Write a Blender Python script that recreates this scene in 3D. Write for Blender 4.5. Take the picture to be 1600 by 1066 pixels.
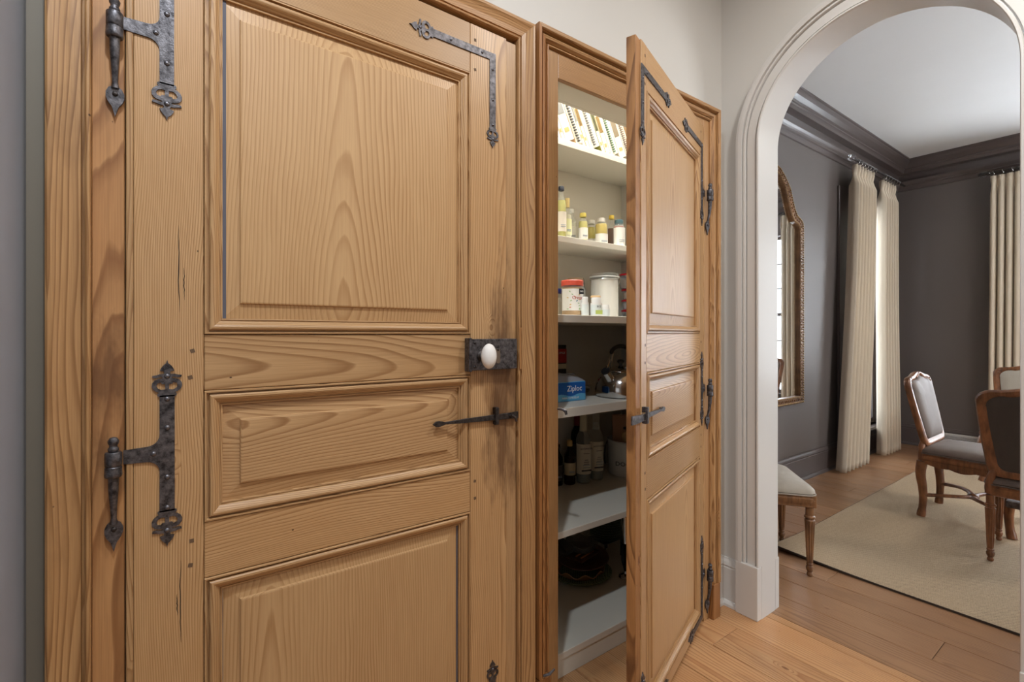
import bpy, bmesh, math, random
from math import pi, sin, cos, radians
from mathutils import Vector, Matrix
from mathutils.geometry import tessellate_polygon
for o in list(bpy.data.objects): bpy.data.objects.remove(o)
SC = bpy.context.scene
COL = SC.collection
# ---------------------------------------------------------------- camera
TH = math.atan(1035/755.0); FC = math.cos(TH); FS = math.sin(TH); CAMH = 1.30
cam = bpy.data.cameras.new('camera'); camo = bpy.data.objects.new('camera', cam); COL.objects.link(camo)
cam.sensor_width = 36; cam.lens = 755*36/1600.0; cam.shift_y = -12/1600.0; cam.clip_start = .02
camo.location = (0, 0, CAMH); camo.rotation_euler = (pi/2, 0, -math.asin(FC))
SC.camera = camo
# ---------------------------------------------------------------- world, lamps, exposure
SC.view_settings.view_transform = 'Standard'; SC.view_settings.look = 'None'
SC.view_settings.gamma = 1; SC.view_settings.use_curve_mapping = False
SC.view_settings.exposure = -0.32
W = bpy.data.worlds.new('sky'); SC.world = W; W.use_nodes = True
W.node_tree.nodes['Background'].inputs[0].default_value = (.80, .90, 1.0, 1)
W.node_tree.nodes['Background'].inputs[1].default_value = 3.2
def lamp(name, kind, loc, power, color, size=.1, size_y=None, aim=None, spot=None):
    l = bpy.data.lights.new(name, kind); o = bpy.data.objects.new(name, l); COL.objects.link(o)
    o.location = loc; l.energy = power; l.color = color
    if kind == 'AREA':
        l.size = size
        if size_y: l.shape = 'RECTANGLE'; l.size_y = size_y
        else: l.shape = 'DISK'
    elif kind in ('POINT', 'SPOT'): l.shadow_soft_size = size
    if spot: l.spot_size = radians(spot); l.spot_blend = .6
    if aim: o.rotation_euler = (Vector(aim)-Vector(loc)).to_track_quat('-Z', 'Y').to_euler()
    return o
DOWN = (0, 0, -1)
LAMPS = [
 ('downlight_left', 'AREA', (0.0, .28, 3.085), 38, (.84, .92, 1.0), .10, None, (0, .28, 0)),
 ('downlight_right', 'AREA', (1.55, .10, 3.085), 24, (1.0, .97, .93), .14, None, (1.55, .10, 0)),
 ('hall_top_fill', 'AREA', (.6, -1.2, 3.085), 26, (1.0, .97, .93), .9, None, (.6, -1.2, 0)),  # added soft fill from above, not a fitting of the hall
 ('kitchen_fill', 'AREA', (-1.2, -3.40, 1.7), 13, (.90, .95, 1.0), 2.6, 1.7, (-1.2, 0, 1.5)),  # cool fill added behind the camera; the wall here has no window
 ('hall_side_fill', 'AREA', (-3.9, -1.2, 1.7), 6, (.88, .94, 1.0), 2.2, 1.7, (0, -1.2, 1.4)),  # weak cool fill added from the far left, no opening modelled
 ('pantry_light', 'AREA', (1.60, 1.50, 3.04), 46, (1.0, .99, .96), 1.0, .16, (1.60, 1.55, 0)),
 ('dining_window_daylight', 'AREA', (7.35, .05, 1.6), 165, (.86, .93, 1.0), 1.4, 2.2, (0, .05, 1.4)),
 ('dining_side_daylight', 'AREA', (6.1, 2.25, 1.6), 40, (.88, .94, 1.0), 1.2, 2.2, (6.0, 0, 1.2)),
 ('dining_top_fill', 'AREA', (4.7, -1.2, 3.2), 40, (1.0, .95, .88), .5, None, (4.7, -1.2, 0)),  # added warm fill over the dining floor, stands for no visible lamp
 ('dining_up_fill', 'AREA', (4.6, -2.5, 1.6), 150, (.92, .96, 1.0), 2.0, 2.0, (4.6, 0, 2.5)),  # added fill panel by the windowless side wall, tilted to brighten the ceiling
]
for a in LAMPS: lamp(*a)

# ---------------------------------------------------------------- helpers
R = random.Random(7)
def srgb(r, g, b):
    f = lambda v: (v/255.0/12.92) if v/255.0 <= .04045 else ((v/255.0+.055)/1.055)**2.4
    return (f(r), f(g), f(b), 1)
class MB:
    def __init__(s): s.v = []; s.f = []; s.sm = []
    def add(s, vs, fs, smooth=False, M=None):
        b = len(s.v)
        for v in vs:
            s.v.append(tuple(M @ Vector(v)) if M is not None else tuple(v))
        for f in fs: s.f.append(tuple(b+i for i in f)); s.sm.append(smooth)
        return s
    def box(s, x0, x1, y0, y1, z0, z1, M=None):
        vs = [(x, y, z) for x in (x0, x1) for y in (y0, y1) for z in (z0, z1)]
        return s.add(vs, [(0, 1, 3, 2), (4, 6, 7, 5), (0, 4, 5, 1), (2, 3, 7, 6), (0, 2, 6, 4), (1, 5, 7, 3)], False, M)
    def lathe(s, prof, n=24, M=None, flute=None, smooth=True):
        vs = []; fs = []; m = len(prof)
        for i in range(n):
            a = 2*pi*i/n
            for k, (r, z) in enumerate(prof):
                rr = r*(1-flute[1]*(.5+.5*cos(flute[0]*a))) if flute and flute[2] <= z <= flute[3] else r
                vs.append((rr*cos(a), rr*sin(a), z))
        for i in range(n):
            j = (i+1) % n
            for k in range(m-1): fs.append((i*m+k, j*m+k, j*m+k+1, i*m+k+1))
        if prof[0][0] > 1e-5: fs.append(tuple(i*m for i in range(n))[::-1])
        if prof[-1][0] > 1e-5: fs.append(tuple(i*m+m-1 for i in range(n)))
        return s.add(vs, fs, smooth, M)
    def tube(s, path, rad, n=8, closed=False, flat=1.0, M=None, smooth=True):
        P = [Vector(p) for p in path]; m = len(P)
        rs = rad if isinstance(rad, (list, tuple)) else [rad]*m
        vs = []; up = None
        for i in range(m):
            if closed: t = P[(i+1) % m]-P[i-1]
            else: t = P[min(i+1, m-1)]-P[max(i-1, 0)]
            t.normalize()
            if up is None: up = Vector((0, 0, 1)) if abs(t.z) < .8 else Vector((0, 1, 0))
            a = t.cross(up)
            if a.length < 1e-4: a = t.cross(Vector((1, 0, 0)))
            a.normalize(); b = a.cross(t).normalized(); up = b
            for k in range(n):
                g = 2*pi*k/n
                vs.append(tuple(P[i]+a*(rs[i]*cos(g))+b*(rs[i]*flat*sin(g))))
        fs = []
        for i in range(m if closed else m-1):
            j = (i+1) % m
            for k in range(n): fs.append((i*n+k, i*n+(k+1) % n, j*n+(k+1) % n, j*n+k))
        if not closed: fs += [tuple(range(n))[::-1], tuple((m-1)*n+k for k in range(n))]
        return s.add(vs, fs, smooth, M)
    def plate(s, polys, y0, y1, M=None):
        """polys (x,z) outline + holes, extruded from y0 (front) to y1 (back)"""
        flat = [p for q in polys for p in q]; n = len(flat)
        tris = tessellate_polygon([[Vector((p[0], p[1], 0)) for p in q] for q in polys])
        vs = [(p[0], y0, p[1]) for p in flat]+[(p[0], y1, p[1]) for p in flat]
        fs = [tuple(t) for t in tris]+[tuple(i+n for i in t[::-1]) for t in tris]
        b = 0
        for q in polys:
            m = len(q)
            for i in range(m):
                j = (i+1) % m; fs.append((b+i, b+j, b+j+n, b+i+n))
            b += m
        return s.add(vs, fs, False, M)
    def grid(s, fn, nu, nv, smooth=True, M=None):
        vs = [fn(i/nu, j/nv) for i in range(nu+1) for j in range(nv+1)]
        fs = [(i*(nv+1)+j, (i+1)*(nv+1)+j, (i+1)*(nv+1)+j+1, i*(nv+1)+j+1) for i in range(nu) for j in range(nv)]
        return s.add(vs, fs, smooth, M)
    def loft(s, rings, cap=True, smooth=True, M=None):
        n = len(rings[0]); vs = [p for r in rings for p in r]; fs = []
        for i in range(len(rings)-1):
            for k in range(n): fs.append((i*n+k, i*n+(k+1) % n, (i+1)*n+(k+1) % n, (i+1)*n+k))
        if cap: fs += [tuple(range(n))[::-1], tuple((len(rings)-1)*n+k for k in range(n))]
        return s.add(vs, fs, smooth, M)
def xform(M, mb):
    mb.v = [tuple(M @ Vector(v)) for v in mb.v]; return mb
def build(name, mb, mat, parent=None, bevel=0, seg=1, loc=None, wg=None, wf=None, recalc=True, auto=True):
    me = bpy.data.meshes.new(name); bm = bmesh.new()
    vl = [bm.verts.new(v) for v in mb.v]
    for f, sm in zip(mb.f, mb.sm):
        try:
            fc = bm.faces.new([vl[i] for i in f]); fc.smooth = sm
        except ValueError: pass
    if recalc: 
        bmesh.ops.remove_doubles(bm, verts=bm.verts, dist=1e-6)
        bmesh.ops.recalc_face_normals(bm, faces=bm.faces)
    if bevel:
        es = [e for e in bm.edges if len(e.link_faces) == 2 and e.calc_face_angle(0) > .5]
        bmesh.ops.bevel(bm, geom=es, offset=bevel, segments=seg, profile=.5, affect='EDGES', clamp_overlap=True)
    bm.to_mesh(me); bm.free()
    if any(mb.sm) and auto:
        try: me.set_sharp_from_angle(angle=radians(40))
        except Exception: pass
    for m in (mat if isinstance(mat, (list, tuple)) else [mat]): me.materials.append(m)
    o = bpy.data.objects.new(name, me); COL.objects.link(o)
    if parent: o.parent = parent
    if loc: o.location = loc
    o['wg'] = wg if wg else (R.uniform(-.4, .4), R.uniform(.03, .12)*R.choice((-1, 1)), R.uniform(-.05, .05))
    o['wf'] = float(wf if wf else R.uniform(170, 240))
    return o
def meta(o, label=None, cat=None, group=None, kind=None):
    if label: o['label'] = label
    if cat: o['category'] = cat
    if group: o['group'] = group
    if kind: o['kind'] = kind
    return o
def thing(name, label, cat, loc=(0, 0, 0), rz=0, group=None, kind=None):
    o = bpy.data.objects.new(name, None); COL.objects.link(o); o.empty_display_size = .05
    o.location = loc; o.rotation_euler = (0, 0, rz)
    return meta(o, label, cat, group, kind)
def copy_tree(o, parent=None):
    c = o.copy(); COL.objects.link(c); c.parent = parent
    for ch in [k for k in bpy.data.objects if k.parent == o]: copy_tree(ch, c)
    return c
def text(body, size, mat, parent, loc, rot=(pi/2, 0, 0), ext=.0004, name='lettering', align='CENTER', sx=1.0):
    cu = bpy.data.curves.new('t', 'FONT'); cu.body = body; cu.size = size; cu.extrude = ext; cu.resolution_u = 2
    cu.align_x = align; cu.align_y = 'CENTER'
    t = bpy.data.objects.new('t', cu); COL.objects.link(t)
    bpy.context.view_layer.update()
    me = bpy.data.meshes.new_from_object(t.evaluated_get(bpy.context.evaluated_depsgraph_get()))
    bpy.data.objects.remove(t)
    me.materials.clear(); me.materials.append(mat)
    o = bpy.data.objects.new(name, me); COL.objects.link(o); o.parent = parent
    o.location = loc; o.rotation_euler = rot; o.scale = (sx, 1, 1)
    return o
def sweep(mb, path, prof, closed=False, side=None, M=None, smooth=False):
    """path: list of 3D points; frame i: side[i]=(out vec, up vec). prof (a,b) -> p + out*a + up*b"""
    m = len(prof); n = len(path); vs = []
    for p, (o, u) in zip(path, side):
        p = Vector(p); o = Vector(o); u = Vector(u)
        for a, b in prof: vs.append(tuple(p+o*a+u*b))
    fs = []
    for i in range(n if closed else n-1):
        j = (i+1) % n
        for k in range(m): fs.append((i*m+k, i*m+(k+1) % m, j*m+(k+1) % m, j*m+k))
    if not closed: fs += [tuple(range(m))[::-1], tuple((n-1)*m+k for k in range(m))]
    return mb.add(vs, fs, smooth, M)
# ---------------------------------------------------------------- materials
MATS = {}
class N:
    def __init__(s, name):
        s.m = bpy.data.materials.new(name); s.m.use_nodes = True; s.t = s.m.node_tree
        s.b = s.t.nodes['Principled BSDF']; MATS[name] = s.m
    def n(s, typ, **kw):
        x = s.t.nodes.new(typ)
        for k, v in kw.items():
            if k.startswith('i_'):
                key = k[2:]; key = int(key) if key.isdigit() else key.replace('_', ' ')
                x.inputs[key].default_value = v
            else: setattr(x, k, v)
        return x
    def l(s, a, b): s.t.links.new(a, b); return s
    def math(s, op, a, b=None, c=None):
        x = s.t.nodes.new('ShaderNodeMath'); x.operation = op
        for i, q in enumerate((a, b, c)):
            if q is None: continue
            if isinstance(q, (int, float)): x.inputs[i].default_value = q
            else: s.t.links.new(q, x.inputs[i])
        return x.outputs[0]
    def mix(s, fac, a, b, mode='MIX'):
        x = s.t.nodes.new('ShaderNodeMix'); x.data_type = 'RGBA'; x.blend_type = mode
        for i, q in ((0, fac), (6, a), (7, b)):
            if isinstance(q, (int, float, tuple)): x.inputs[i].default_value = q
            else: s.t.links.new(q, x.inputs[i])
        return x.outputs[2]
    def ramp(s, fac, stops):
        x = s.t.nodes.new('ShaderNodeValToRGB'); e = x.color_ramp.elements
        while len(e) < len(stops): e.new(.5)
        for q, (p, c) in zip(e, stops): q.position = p; q.color = c if len(c) == 4 else (*c, 1)
        s.t.links.new(fac, x.inputs[0]); return x.outputs[0]
    def noise(s, vec, scale, detail=3, rough=.5):
        x = s.n('ShaderNodeTexNoise'); x.inputs['Scale'].default_value = scale; x.inputs['Detail'].default_value = detail
        x.inputs['Roughness'].default_value = rough; s.t.links.new(vec, x.inputs['Vector']); return x.outputs[0]
    def mapping(s, vec, scale=(1, 1, 1), loc=(0, 0, 0), rot=(0, 0, 0)):
        x = s.n('ShaderNodeMapping'); x.inputs['Scale'].default_value = scale; x.inputs['Location'].default_value = loc
        x.inputs['Rotation'].default_value = rot; s.t.links.new(vec, x.inputs[0]); return x.outputs[0]
    def bump(s, h, strength=.2, dist=.002):
        x = s.n('ShaderNodeBump'); x.inputs['Strength'].default_value = strength; x.inputs['Distance'].default_value = dist
        s.t.links.new(h, x.inputs['Height']); s.t.links.new(x.outputs[0], s.b.inputs['Normal'])
    def set(s, **kw):
        for k, v in kw.items(): s.b.inputs[k.replace('_', ' ')].default_value = v
        return s
def plain(name, col, rough=.5, metal=0, **kw):
    q = N(name); q.set(Base_Color=col, Roughness=rough, Metallic=metal)
    for k, v in kw.items(): q.b.inputs[k.replace('_', ' ')].default_value = v
    return q.m
def pine(name, axis, light, mid, dark, spec_rough=.38, wear=.0, contrast=1.0, knots=True, stain=None):
    q = N(name); tc = q.n('ShaderNodeTexCoord').outputs['Object']
    wg = q.n('ShaderNodeAttribute', attribute_type='OBJECT', attribute_name='wg')
    wf = q.n('ShaderNodeAttribute', attribute_type='OBJECT', attribute_name='wf')
    sw = q.n('ShaderNodeSeparateXYZ'); q.l(wg.outputs['Vector'], sw.inputs[0])
    sp = q.n('ShaderNodeSeparateXYZ'); q.l(tc, sp.inputs[0])
    X, Y, Z = sp.outputs
    if axis == 'x': X, Z = Z, X
    if axis == 'y': X, Y, Z = X, Z, Y     # boards along y (floor): across x, depth z
    cb = q.n('ShaderNodeCombineXYZ'); q.l(X, cb.inputs[0]); q.l(Y, cb.inputs[1]); q.l(Z, cb.inputs[2])
    # per-board offset
    ad = q.n('ShaderNodeVectorMath', operation='MULTIPLY_ADD'); q.l(wg.outputs['Vector'], ad.inputs[0])
    ad.inputs[1].default_value = (37, 53, 71); q.l(cb.outputs[0], ad.inputs[2]); v = ad.outputs[0]
    lo = q.noise(q.mapping(v, (5.0, 3.0, 1.3)), 1.0, 2, .5)
    lo2 = q.noise(q.mapping(v, (2.5, 2.0, .9), (7, 3, 1)), 1.0, 2, .5)
    md = q.noise(q.mapping(v, (32, 20, 3)), 1.0, 2, .5)
    dx = q.math('ADD', q.math('SUBTRACT', X, sw.outputs[0]), q.math('MULTIPLY', q.math('SUBTRACT', lo, .5), .07))
    dy = q.math('ADD', q.math('ADD', sw.outputs[1], q.math('MULTIPLY', Z, sw.outputs[2])), q.math('ADD', Y, q.math('MULTIPLY', q.math('SUBTRACT', lo2, .5), .07)))
    r = q.math('SQRT', q.math('ADD', q.math('MULTIPLY', dx, dx), q.math('MULTIPLY', dy, dy)))
    r = q.math('ADD', r, q.math('MULTIPLY', q.math('SUBTRACT', md, .5), .0035))
    # knots warp
    vo = q.n('ShaderNodeTexVoronoi'); vo.inputs['Scale'].default_value = 1.0; vo.inputs['Randomness'].default_value = 1.0
    q.l(q.mapping(v, (4.2, 0.01, 2.1)), vo.inputs['Vector']); kd = vo.outputs['Distance']
    kn = q.math('MULTIPLY', q.ramp(kd, [(0, (1, 1, 1)), (.10, (0, 0, 0))]), .05 if knots else 0)
    r = q.math('SUBTRACT', r, q.math('MULTIPLY', kn, .5))
    fr = q.math('FRACT', q.math('MULTIPLY', r, wf.outputs['Fac']))
    ring = q.ramp(fr, [(0, (0, 0, 0)), (.10, (.05, .05, .05)), (.55, (.25, .25, .25)), (.86, (1, 1, 1)), (.93, (.85, .85, .85)), (1, (0, 0, 0))])
    fib = q.noise(q.mapping(v, (420, 260, 7)), 1.0, 3, .6)
    blo = q.noise(q.mapping(v, (6, 4, 2.2), (3, 9, 2)), 1.0, 4, .6)
    col = q.mix(q.math('MULTIPLY', ring, .8*contrast), light, dark)
    col = q.mix(q.math('MULTIPLY', q.ramp(blo, [(.35, (0, 0, 0)), (.7, (1, 1, 1))]), .55), col, mid)
    col = q.mix(q.math('MULTIPLY', q.ramp(fib, [(.40, (0, 0, 0)), (.75, (1, 1, 1))]), .32), col, dark)
    rnd = q.n('ShaderNodeObjectInfo').outputs['Random']
    hs = q.n('ShaderNodeHueSaturation'); q.l(col, hs.inputs['Color'])
    q.l(q.math('ADD', .90, q.math('MULTIPLY', rnd, .18)), hs.inputs['Value'])
    col = hs.outputs[0]
    if knots:
        col = q.mix(q.ramp(kd, [(0, (1, 1, 1)), (.022, (.85, .85, .85)), (.04, (0, 0, 0))]), col, srgb(112, 66, 34))
        # small worm holes and nicks
        v2 = q.n('ShaderNodeTexVoronoi'); v2.inputs['Scale'].default_value = 1.0; v2.inputs['Randomness'].default_value = 1.0
        q.l(q.mapping(v, (17, .01, 11)), v2.inputs['Vector'])
        col = q.mix(q.ramp(v2.outputs['Distance'], [(0, (1, 1, 1)), (.022, (.9, .9, .9)), (.035, (0, 0, 0))]), col, srgb(58, 34, 20))
    if wear:
        wn = q.noise(q.mapping(v, (9, 6, 3), (1, 2, 5)), 1.0, 5, .65)
        col = q.mix(q.math('MULTIPLY', q.ramp(wn, [(.52, (0, 0, 0)), (.70, (1, 1, 1))]), wear), col, srgb(96, 62, 36))
    if stain:      # hand grime round the lock: (x, half width, z, half height)
        ex = q.math('DIVIDE', q.math('SUBTRACT', X, stain[0]), stain[1]); ez = q.math('DIVIDE', q.math('SUBTRACT', Z, stain[2]), stain[3])
        dd = q.math('SQRT', q.math('ADD', q.math('MULTIPLY', ex, ex), q.math('MULTIPLY', ez, ez)))
        dd = q.math('ADD', dd, q.math('MULTIPLY', q.math('SUBTRACT', q.noise(q.mapping(v, (22, 10, 6)), 1.0, 4, .6), .5), 2.2))
        col = q.mix(q.ramp(dd, [(.35, (.8, .8, .8)), (1.0, (0, 0, 0))]), col, srgb(92, 62, 40))
    q.l(col, q.b.inputs['Base Color'])
    q.l(q.math('ADD', spec_rough-.06, q.math('MULTIPLY', blo, .16)), q.b.inputs['Roughness'])
    q.b.inputs['Specular IOR Level'].default_value = .42
    hh = q.math('ADD', q.math('MULTIPLY', fib, .5), q.math('MULTIPLY', ring, -.5))
    q.bump(hh, .10, .0006)
    return q.m
PL, PM, PD = srgb(198, 161, 116), srgb(180, 138, 90), srgb(130, 88, 50)
pine_v = pine('pine_upright', 'z', PL, PM, PD)
pine_h = pine('pine_level', 'x', PL, PM, PD)
pine_panel = pine('pine_panel', 'z', PL, srgb(198, 162, 116), srgb(150, 106, 62), contrast=.9, knots=False)
pine_panel_h = pine('pine_panel_level', 'x', PL, srgb(184, 143, 98), srgb(132, 90, 52), contrast=1.0, knots=False)
FL_, FM_, FD_ = srgb(192, 150, 102), srgb(170, 124, 78), srgb(118, 78, 42)
frame_v = pine('frame_pine_upright', 'z', FL_, FM_, FD_, .36, .35)
frame_h = pine('frame_pine_level', 'x', FL_, FM_, FD_, .36, .2)
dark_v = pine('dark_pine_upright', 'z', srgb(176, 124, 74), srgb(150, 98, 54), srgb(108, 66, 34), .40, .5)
pine_grime = pine('grimy_pine_upright', 'z', PL, PM, PD, stain=(.935, .085, 1.12, .46))
jamb_v = pine('worn_jamb_pine', 'z', srgb(196, 148, 98), srgb(168, 114, 68), srgb(112, 70, 38), .4, .75)
edge_v = pine('worn_edge_pine', 'z', srgb(186, 136, 84), srgb(150, 100, 56), srgb(92, 56, 30), .55, .9)
plank_hall = pine('floor_pine_hall', 'y', srgb(206, 164, 118), srgb(186, 132, 84), srgb(146, 88, 50), .30, .30, .9)
plank_dining = pine('floor_pine_dining', 'y', srgb(170, 130, 96), srgb(144, 104, 72), srgb(104, 70, 46), .30, .3, .7)
def painted(name, col, rough=.5, b=.05, sc=60):
    q = N(name); tc = q.n('ShaderNodeTexCoord').outputs['Object']
    n1 = q.noise(tc, 2.5, 3); c2 = tuple(x*.94 for x in col[:3])+(1,)
    q.l(q.mix(n1, col, c2), q.b.inputs['Base Color']); q.set(Roughness=rough)
    q.bump(q.noise(tc, sc, 4), b, .002); return q.m
wall_m = painted('hall_wall_paint', srgb(211, 208, 202), .55)
trim_m = painted('trim_paint', srgb(214, 212, 208), .28, .02, 25)
ceil_m = painted('ceiling_paint', srgb(226, 226, 226), .6, .06, 40)
dwall_m = painted('dining_wall_paint', srgb(100, 92, 88), .5, .08, 90)
dtrim_m = painted('dining_trim_paint', srgb(90, 80, 77), .30, .02, 25)
shelf_m = painted('pantry_paint', srgb(218, 213, 200), .38, .02, 25)
def iron_mat(name, a, b, rough=.42):
    q = N(name); tc = q.n('ShaderNodeTexCoord').outputs['Object']
    n1 = q.noise(tc, 90, 5, .65); n2 = q.noise(tc, 420, 3)
    q.l(q.ramp(n1, [(.32, a), (.68, b)]), q.b.inputs['Base Color'])
    q.set(Metallic=.75, Roughness=rough); q.bump(q.math('ADD', n1, n2), .35, .0012); return q.m
iron = iron_mat('wrought_iron', srgb(48, 46, 48), srgb(116, 113, 116))
iron_d = iron_mat('dark_iron', srgb(44, 40, 38), srgb(84, 78, 76), .5)
steel = plain('rivet_steel', srgb(112, 110, 114), .34, .85)
chrome = plain('polished_steel', srgb(200, 200, 200), .12, 1)
porcelain = plain('porcelain', srgb(236, 234, 230), .10)
black = plain('black_plastic', srgb(22, 22, 24), .35)
gap_m = plain('dark_gap', srgb(38, 28, 22), .9)
gapblue = plain('old_paint_residue', srgb(88, 88, 98), .7)
def fabric(name, a, b, sc=300, rough=.9, bmp=.25):
    q = N(name); tc = q.n('ShaderNodeTexCoord').outputs['Object']
    w = q.noise(tc, sc, 3, .6); w2 = q.noise(q.mapping(tc, (1, 1, .15)), 30, 3)
    q.l(q.mix(q.math('MULTIPLY', q.math('ADD', w, w2), .5), a, b), q.b.inputs['Base Color']); q.set(Roughness=rough)
    q.b.inputs['Sheen Weight'].default_value = .08
    q.bump(w, bmp, .001); return q.m
curtain_m = fabric('curtain_linen', srgb(214, 200, 180), srgb(200, 185, 162), 500, .7, .1)
seat_gray = fabric('pale_grey_linen', srgb(176, 166, 152), srgb(150, 141, 128))
seat_dark = fabric('taupe_velvet', srgb(112, 94, 82), srgb(82, 68, 58), 260, .6)
back_dark = fabric('dark_taupe_cloth', srgb(86, 76, 68), srgb(62, 54, 48), 400)
def chairwood(name, a, b):
    q = N(name); tc = q.n('ShaderNodeTexCoord').outputs['Object']
    n1 = q.noise(q.mapping(tc, (60, 60, 8)), 1, 4, .6); n2 = q.noise(tc, 9, 3)
    q.l(q.ramp(q.math('MULTIPLY', q.math('ADD', n1, n2), .5), [(.35, a), (.62, b)]), q.b.inputs['Base Color'])
    q.set(Roughness=.32); q.bump(n1, .1, .001); return q.m
walnut = chairwood('carved_walnut', srgb(84, 50, 30), srgb(150, 98, 62))
walnut_g = chairwood('gilded_walnut', srgb(84, 56, 38), srgb(146, 104, 68))


# ================================================================ STRUCTURE
SWAP = Matrix(((0, 1, 0, 0), (1, 0, 0, 0), (0, 0, 1, 0), (0, 0, 0, 1)))   # plates across x become plates across y
def struct(name, mb, mat, bevel=0, parent=None, **kw):
    o = build(name, mb, mat, parent, bevel, **kw)
    if not parent: o['kind'] = 'structure'
    return o
PX0, PX1, PY0, PY1 = 1.02, 2.21, 1.34, 1.93          # pantry closet inside
YD = 1.25                                            # face of the two antique doors
WX, WXB = 2.21, 2.333                                # arch wall, front and back faces
AY0, AY1, AZS, ARX, ARZ = .286, 1.105, 2.165, .4095, .40
AYC = (AY0+AY1)/2
struct('wall_back', MB().plate([[(-.203, 0), (1.111, 0), (1.111, 2.201), (1.985, 2.201), (1.985, 0), (2.21, 0), (2.21, 3.1), (-.203, 3.1)]], 1.30, 1.34), wall_m)
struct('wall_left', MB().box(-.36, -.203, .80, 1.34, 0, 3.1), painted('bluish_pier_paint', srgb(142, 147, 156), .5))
struct('nook_strip', MB().box(-.2028, -.1725, 1.272, 1.2995, 0, 3.1), painted('taupe_nook_darkening', srgb(128, 120, 106), .6))  # strip added over the back wall's narrow nook to darken it
def arch(n=64, grow=0):
    return [(AYC-(ARX+grow)*cos(pi*i/n), AZS+(ARZ+grow)*sin(pi*i/n)) for i in range(n+1)]
struct('wall_right', MB().plate([[(-3.5, 0), (AY0-.006, 0)]+arch(64, .006)+[(AY1+.006, 0), (1.95, 0), (1.95, 3.45), (-3.5, 3.45)]], WX, WXB, SWAP), [wall_m])
struct('wall_pantry_left', MB().box(PX0-.03, PX0, PY0, PY1, 0, 3.1), shelf_m)
struct('wall_pantry_back', MB().box(PX0-.03, WX-.001, PY1, PY1+.02, 0, 3.1), shelf_m)
struct('ceiling_pantry', MB().box(PX0-.03, WX-.001, PY0, PY1+.02, 3.1, 3.13), shelf_m)
struct('wall_kitchen_side', MB().box(-4.1, -4.0, -3.5, 1.34, 0, 3.1), wall_m)
struct('wall_kitchen_back', MB().box(-4.1, 2.21, -3.6, -3.5, 0, 3.1), wall_m)
struct('wall_kitchen_front', MB().box(-4.0, -.36, 1.24, 1.34, 0, 3.1), wall_m)
struct('ceiling', MB().box(-4.1, 2.21, -3.6, 1.34, 3.10, 3.2), ceil_m)
struct('ceiling_dining', MB().box(2.333, 7.1, -2.6, 1.95, 3.30, 3.42), ceil_m)
DW1 = (5.80, 6.56, .30, 2.62)      # window in the dining left wall (x0,x1,z0,z1)
DW2 = (-.75, .86, .45, 2.68)       # window in the dining far wall (y0,y1,z0,z1)
def wallhole(a0, a1, z1, h): 
    return [[(a0, 0), (a1, 0), (a1, z1), (a0, z1)], [(h[0], h[2]), (h[0], h[3]), (h[1], h[3]), (h[1], h[2])]]
struct('wall_dining_left', MB().plate(wallhole(2.333, 7.1, 3.42, DW1), 1.95, 2.10), dwall_m)
struct('wall_dining_far', MB().plate(wallhole(-2.75, 2.10, 3.42, DW2), 7.10, 7.25, SWAP), dwall_m)
struct('wall_dining_right', MB().box(2.333, 7.1, -2.75, -2.6, 0, 3.42), dwall_m)
struct('wall_dining_near', MB().plate([[(-2.6, 0), (AY0-.02, 0)]+arch(40, .02)+[(AY1+.02, 0), (1.95, 0), (1.95, 3.3), (-2.6, 3.3)]], 2.334, 2.338, SWAP), dwall_m)

# floor: every plank its own object
floor = struct('floor', MB().box(-4.1, 7.2, -3.6, 2.1, -.05, -.0125), gap_m)
def planks(xs, y0, y1, mat, seed, lens=(1.6, 3.2)):
    rr = random.Random(seed)
    for x0, x1 in zip(xs[:-1], xs[1:]):
        y = y0; first = True
        while y < y1-.01:
            L = rr.uniform(*lens)*(rr.uniform(.3, 1) if first else 1); first = False
            ye = min(y+L, y1)
            if y1-ye < .3: ye = y1
            b = MB().box(x0+.0012, x1-.0012, y+.001, ye-.001, -.0124, rr.uniform(-.0006, 0))
            build('plank', b, mat, floor, bevel=.0012, wf=rr.uniform(70, 130), wg=((x0+x1)/2+rr.uniform(-.12, .12), rr.uniform(.02, .07)*rr.choice((-1, 1)), rr.uniform(-.03, .03)))
            y = ye
hx = [2.30, 2.252, 2.058, 1.863, 1.667, 1.48, 1.30, 1.12, .94, .75, .57, .38, .19, 0, -.2]
planks([-.2-.2*i for i in range(19, 0, -1)]+sorted(hx), -3.5, 1.93, plank_hall, 3)
xs = [2.30]; rr = random.Random(5)
while xs[-1] < 7.1: xs.append(xs[-1]+rr.choice((.15, .17, .185, .2)))
xs[-1] = 7.1
planks(xs, -2.6, 1.95, plank_dining, 8, (1.1, 2.6))

# baseboards (profile: a = proud of the wall, b = height)
BB = [(0, 0), (.030, 0), (.029, .012), (.020, .024), (.016, .026), (.016, .178), (.013, .182), (.017, .190), (.013, .204), (.007, .216), (.006, .223), (0, .223)]
def base(name, p0, p1, out0, out1, mat, sc=1.0):
    pr = [(a, b*sc) for a, b in BB]
    return struct(name, sweep(MB(), [p0, p1], pr, side=[(out0, (0, 0, 1)), (out1, (0, 0, 1))]), mat)
base('baseboard_back', (2.085, 1.30, 0), (2.21, 1.30, 0), (0, -1, 0), (-1, -1, 0), trim_m)
base('baseboard_right', (2.21, 1.209, 0), (2.21, 1.30, 0), (-1, 0, 0), (-1, -1, 0), trim_m)
base('baseboard_dining_left', (2.34, 1.95, 0), (7.1, 1.95, 0), (1, -1, 0), (-1, -1, 0), dtrim_m, 1.06)
base('baseboard_dining_far', (7.1, 1.95, 0), (7.1, -2.6, 0), (-1, -1, 0), (-1, 1, 0), dtrim_m, 1.06)
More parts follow.
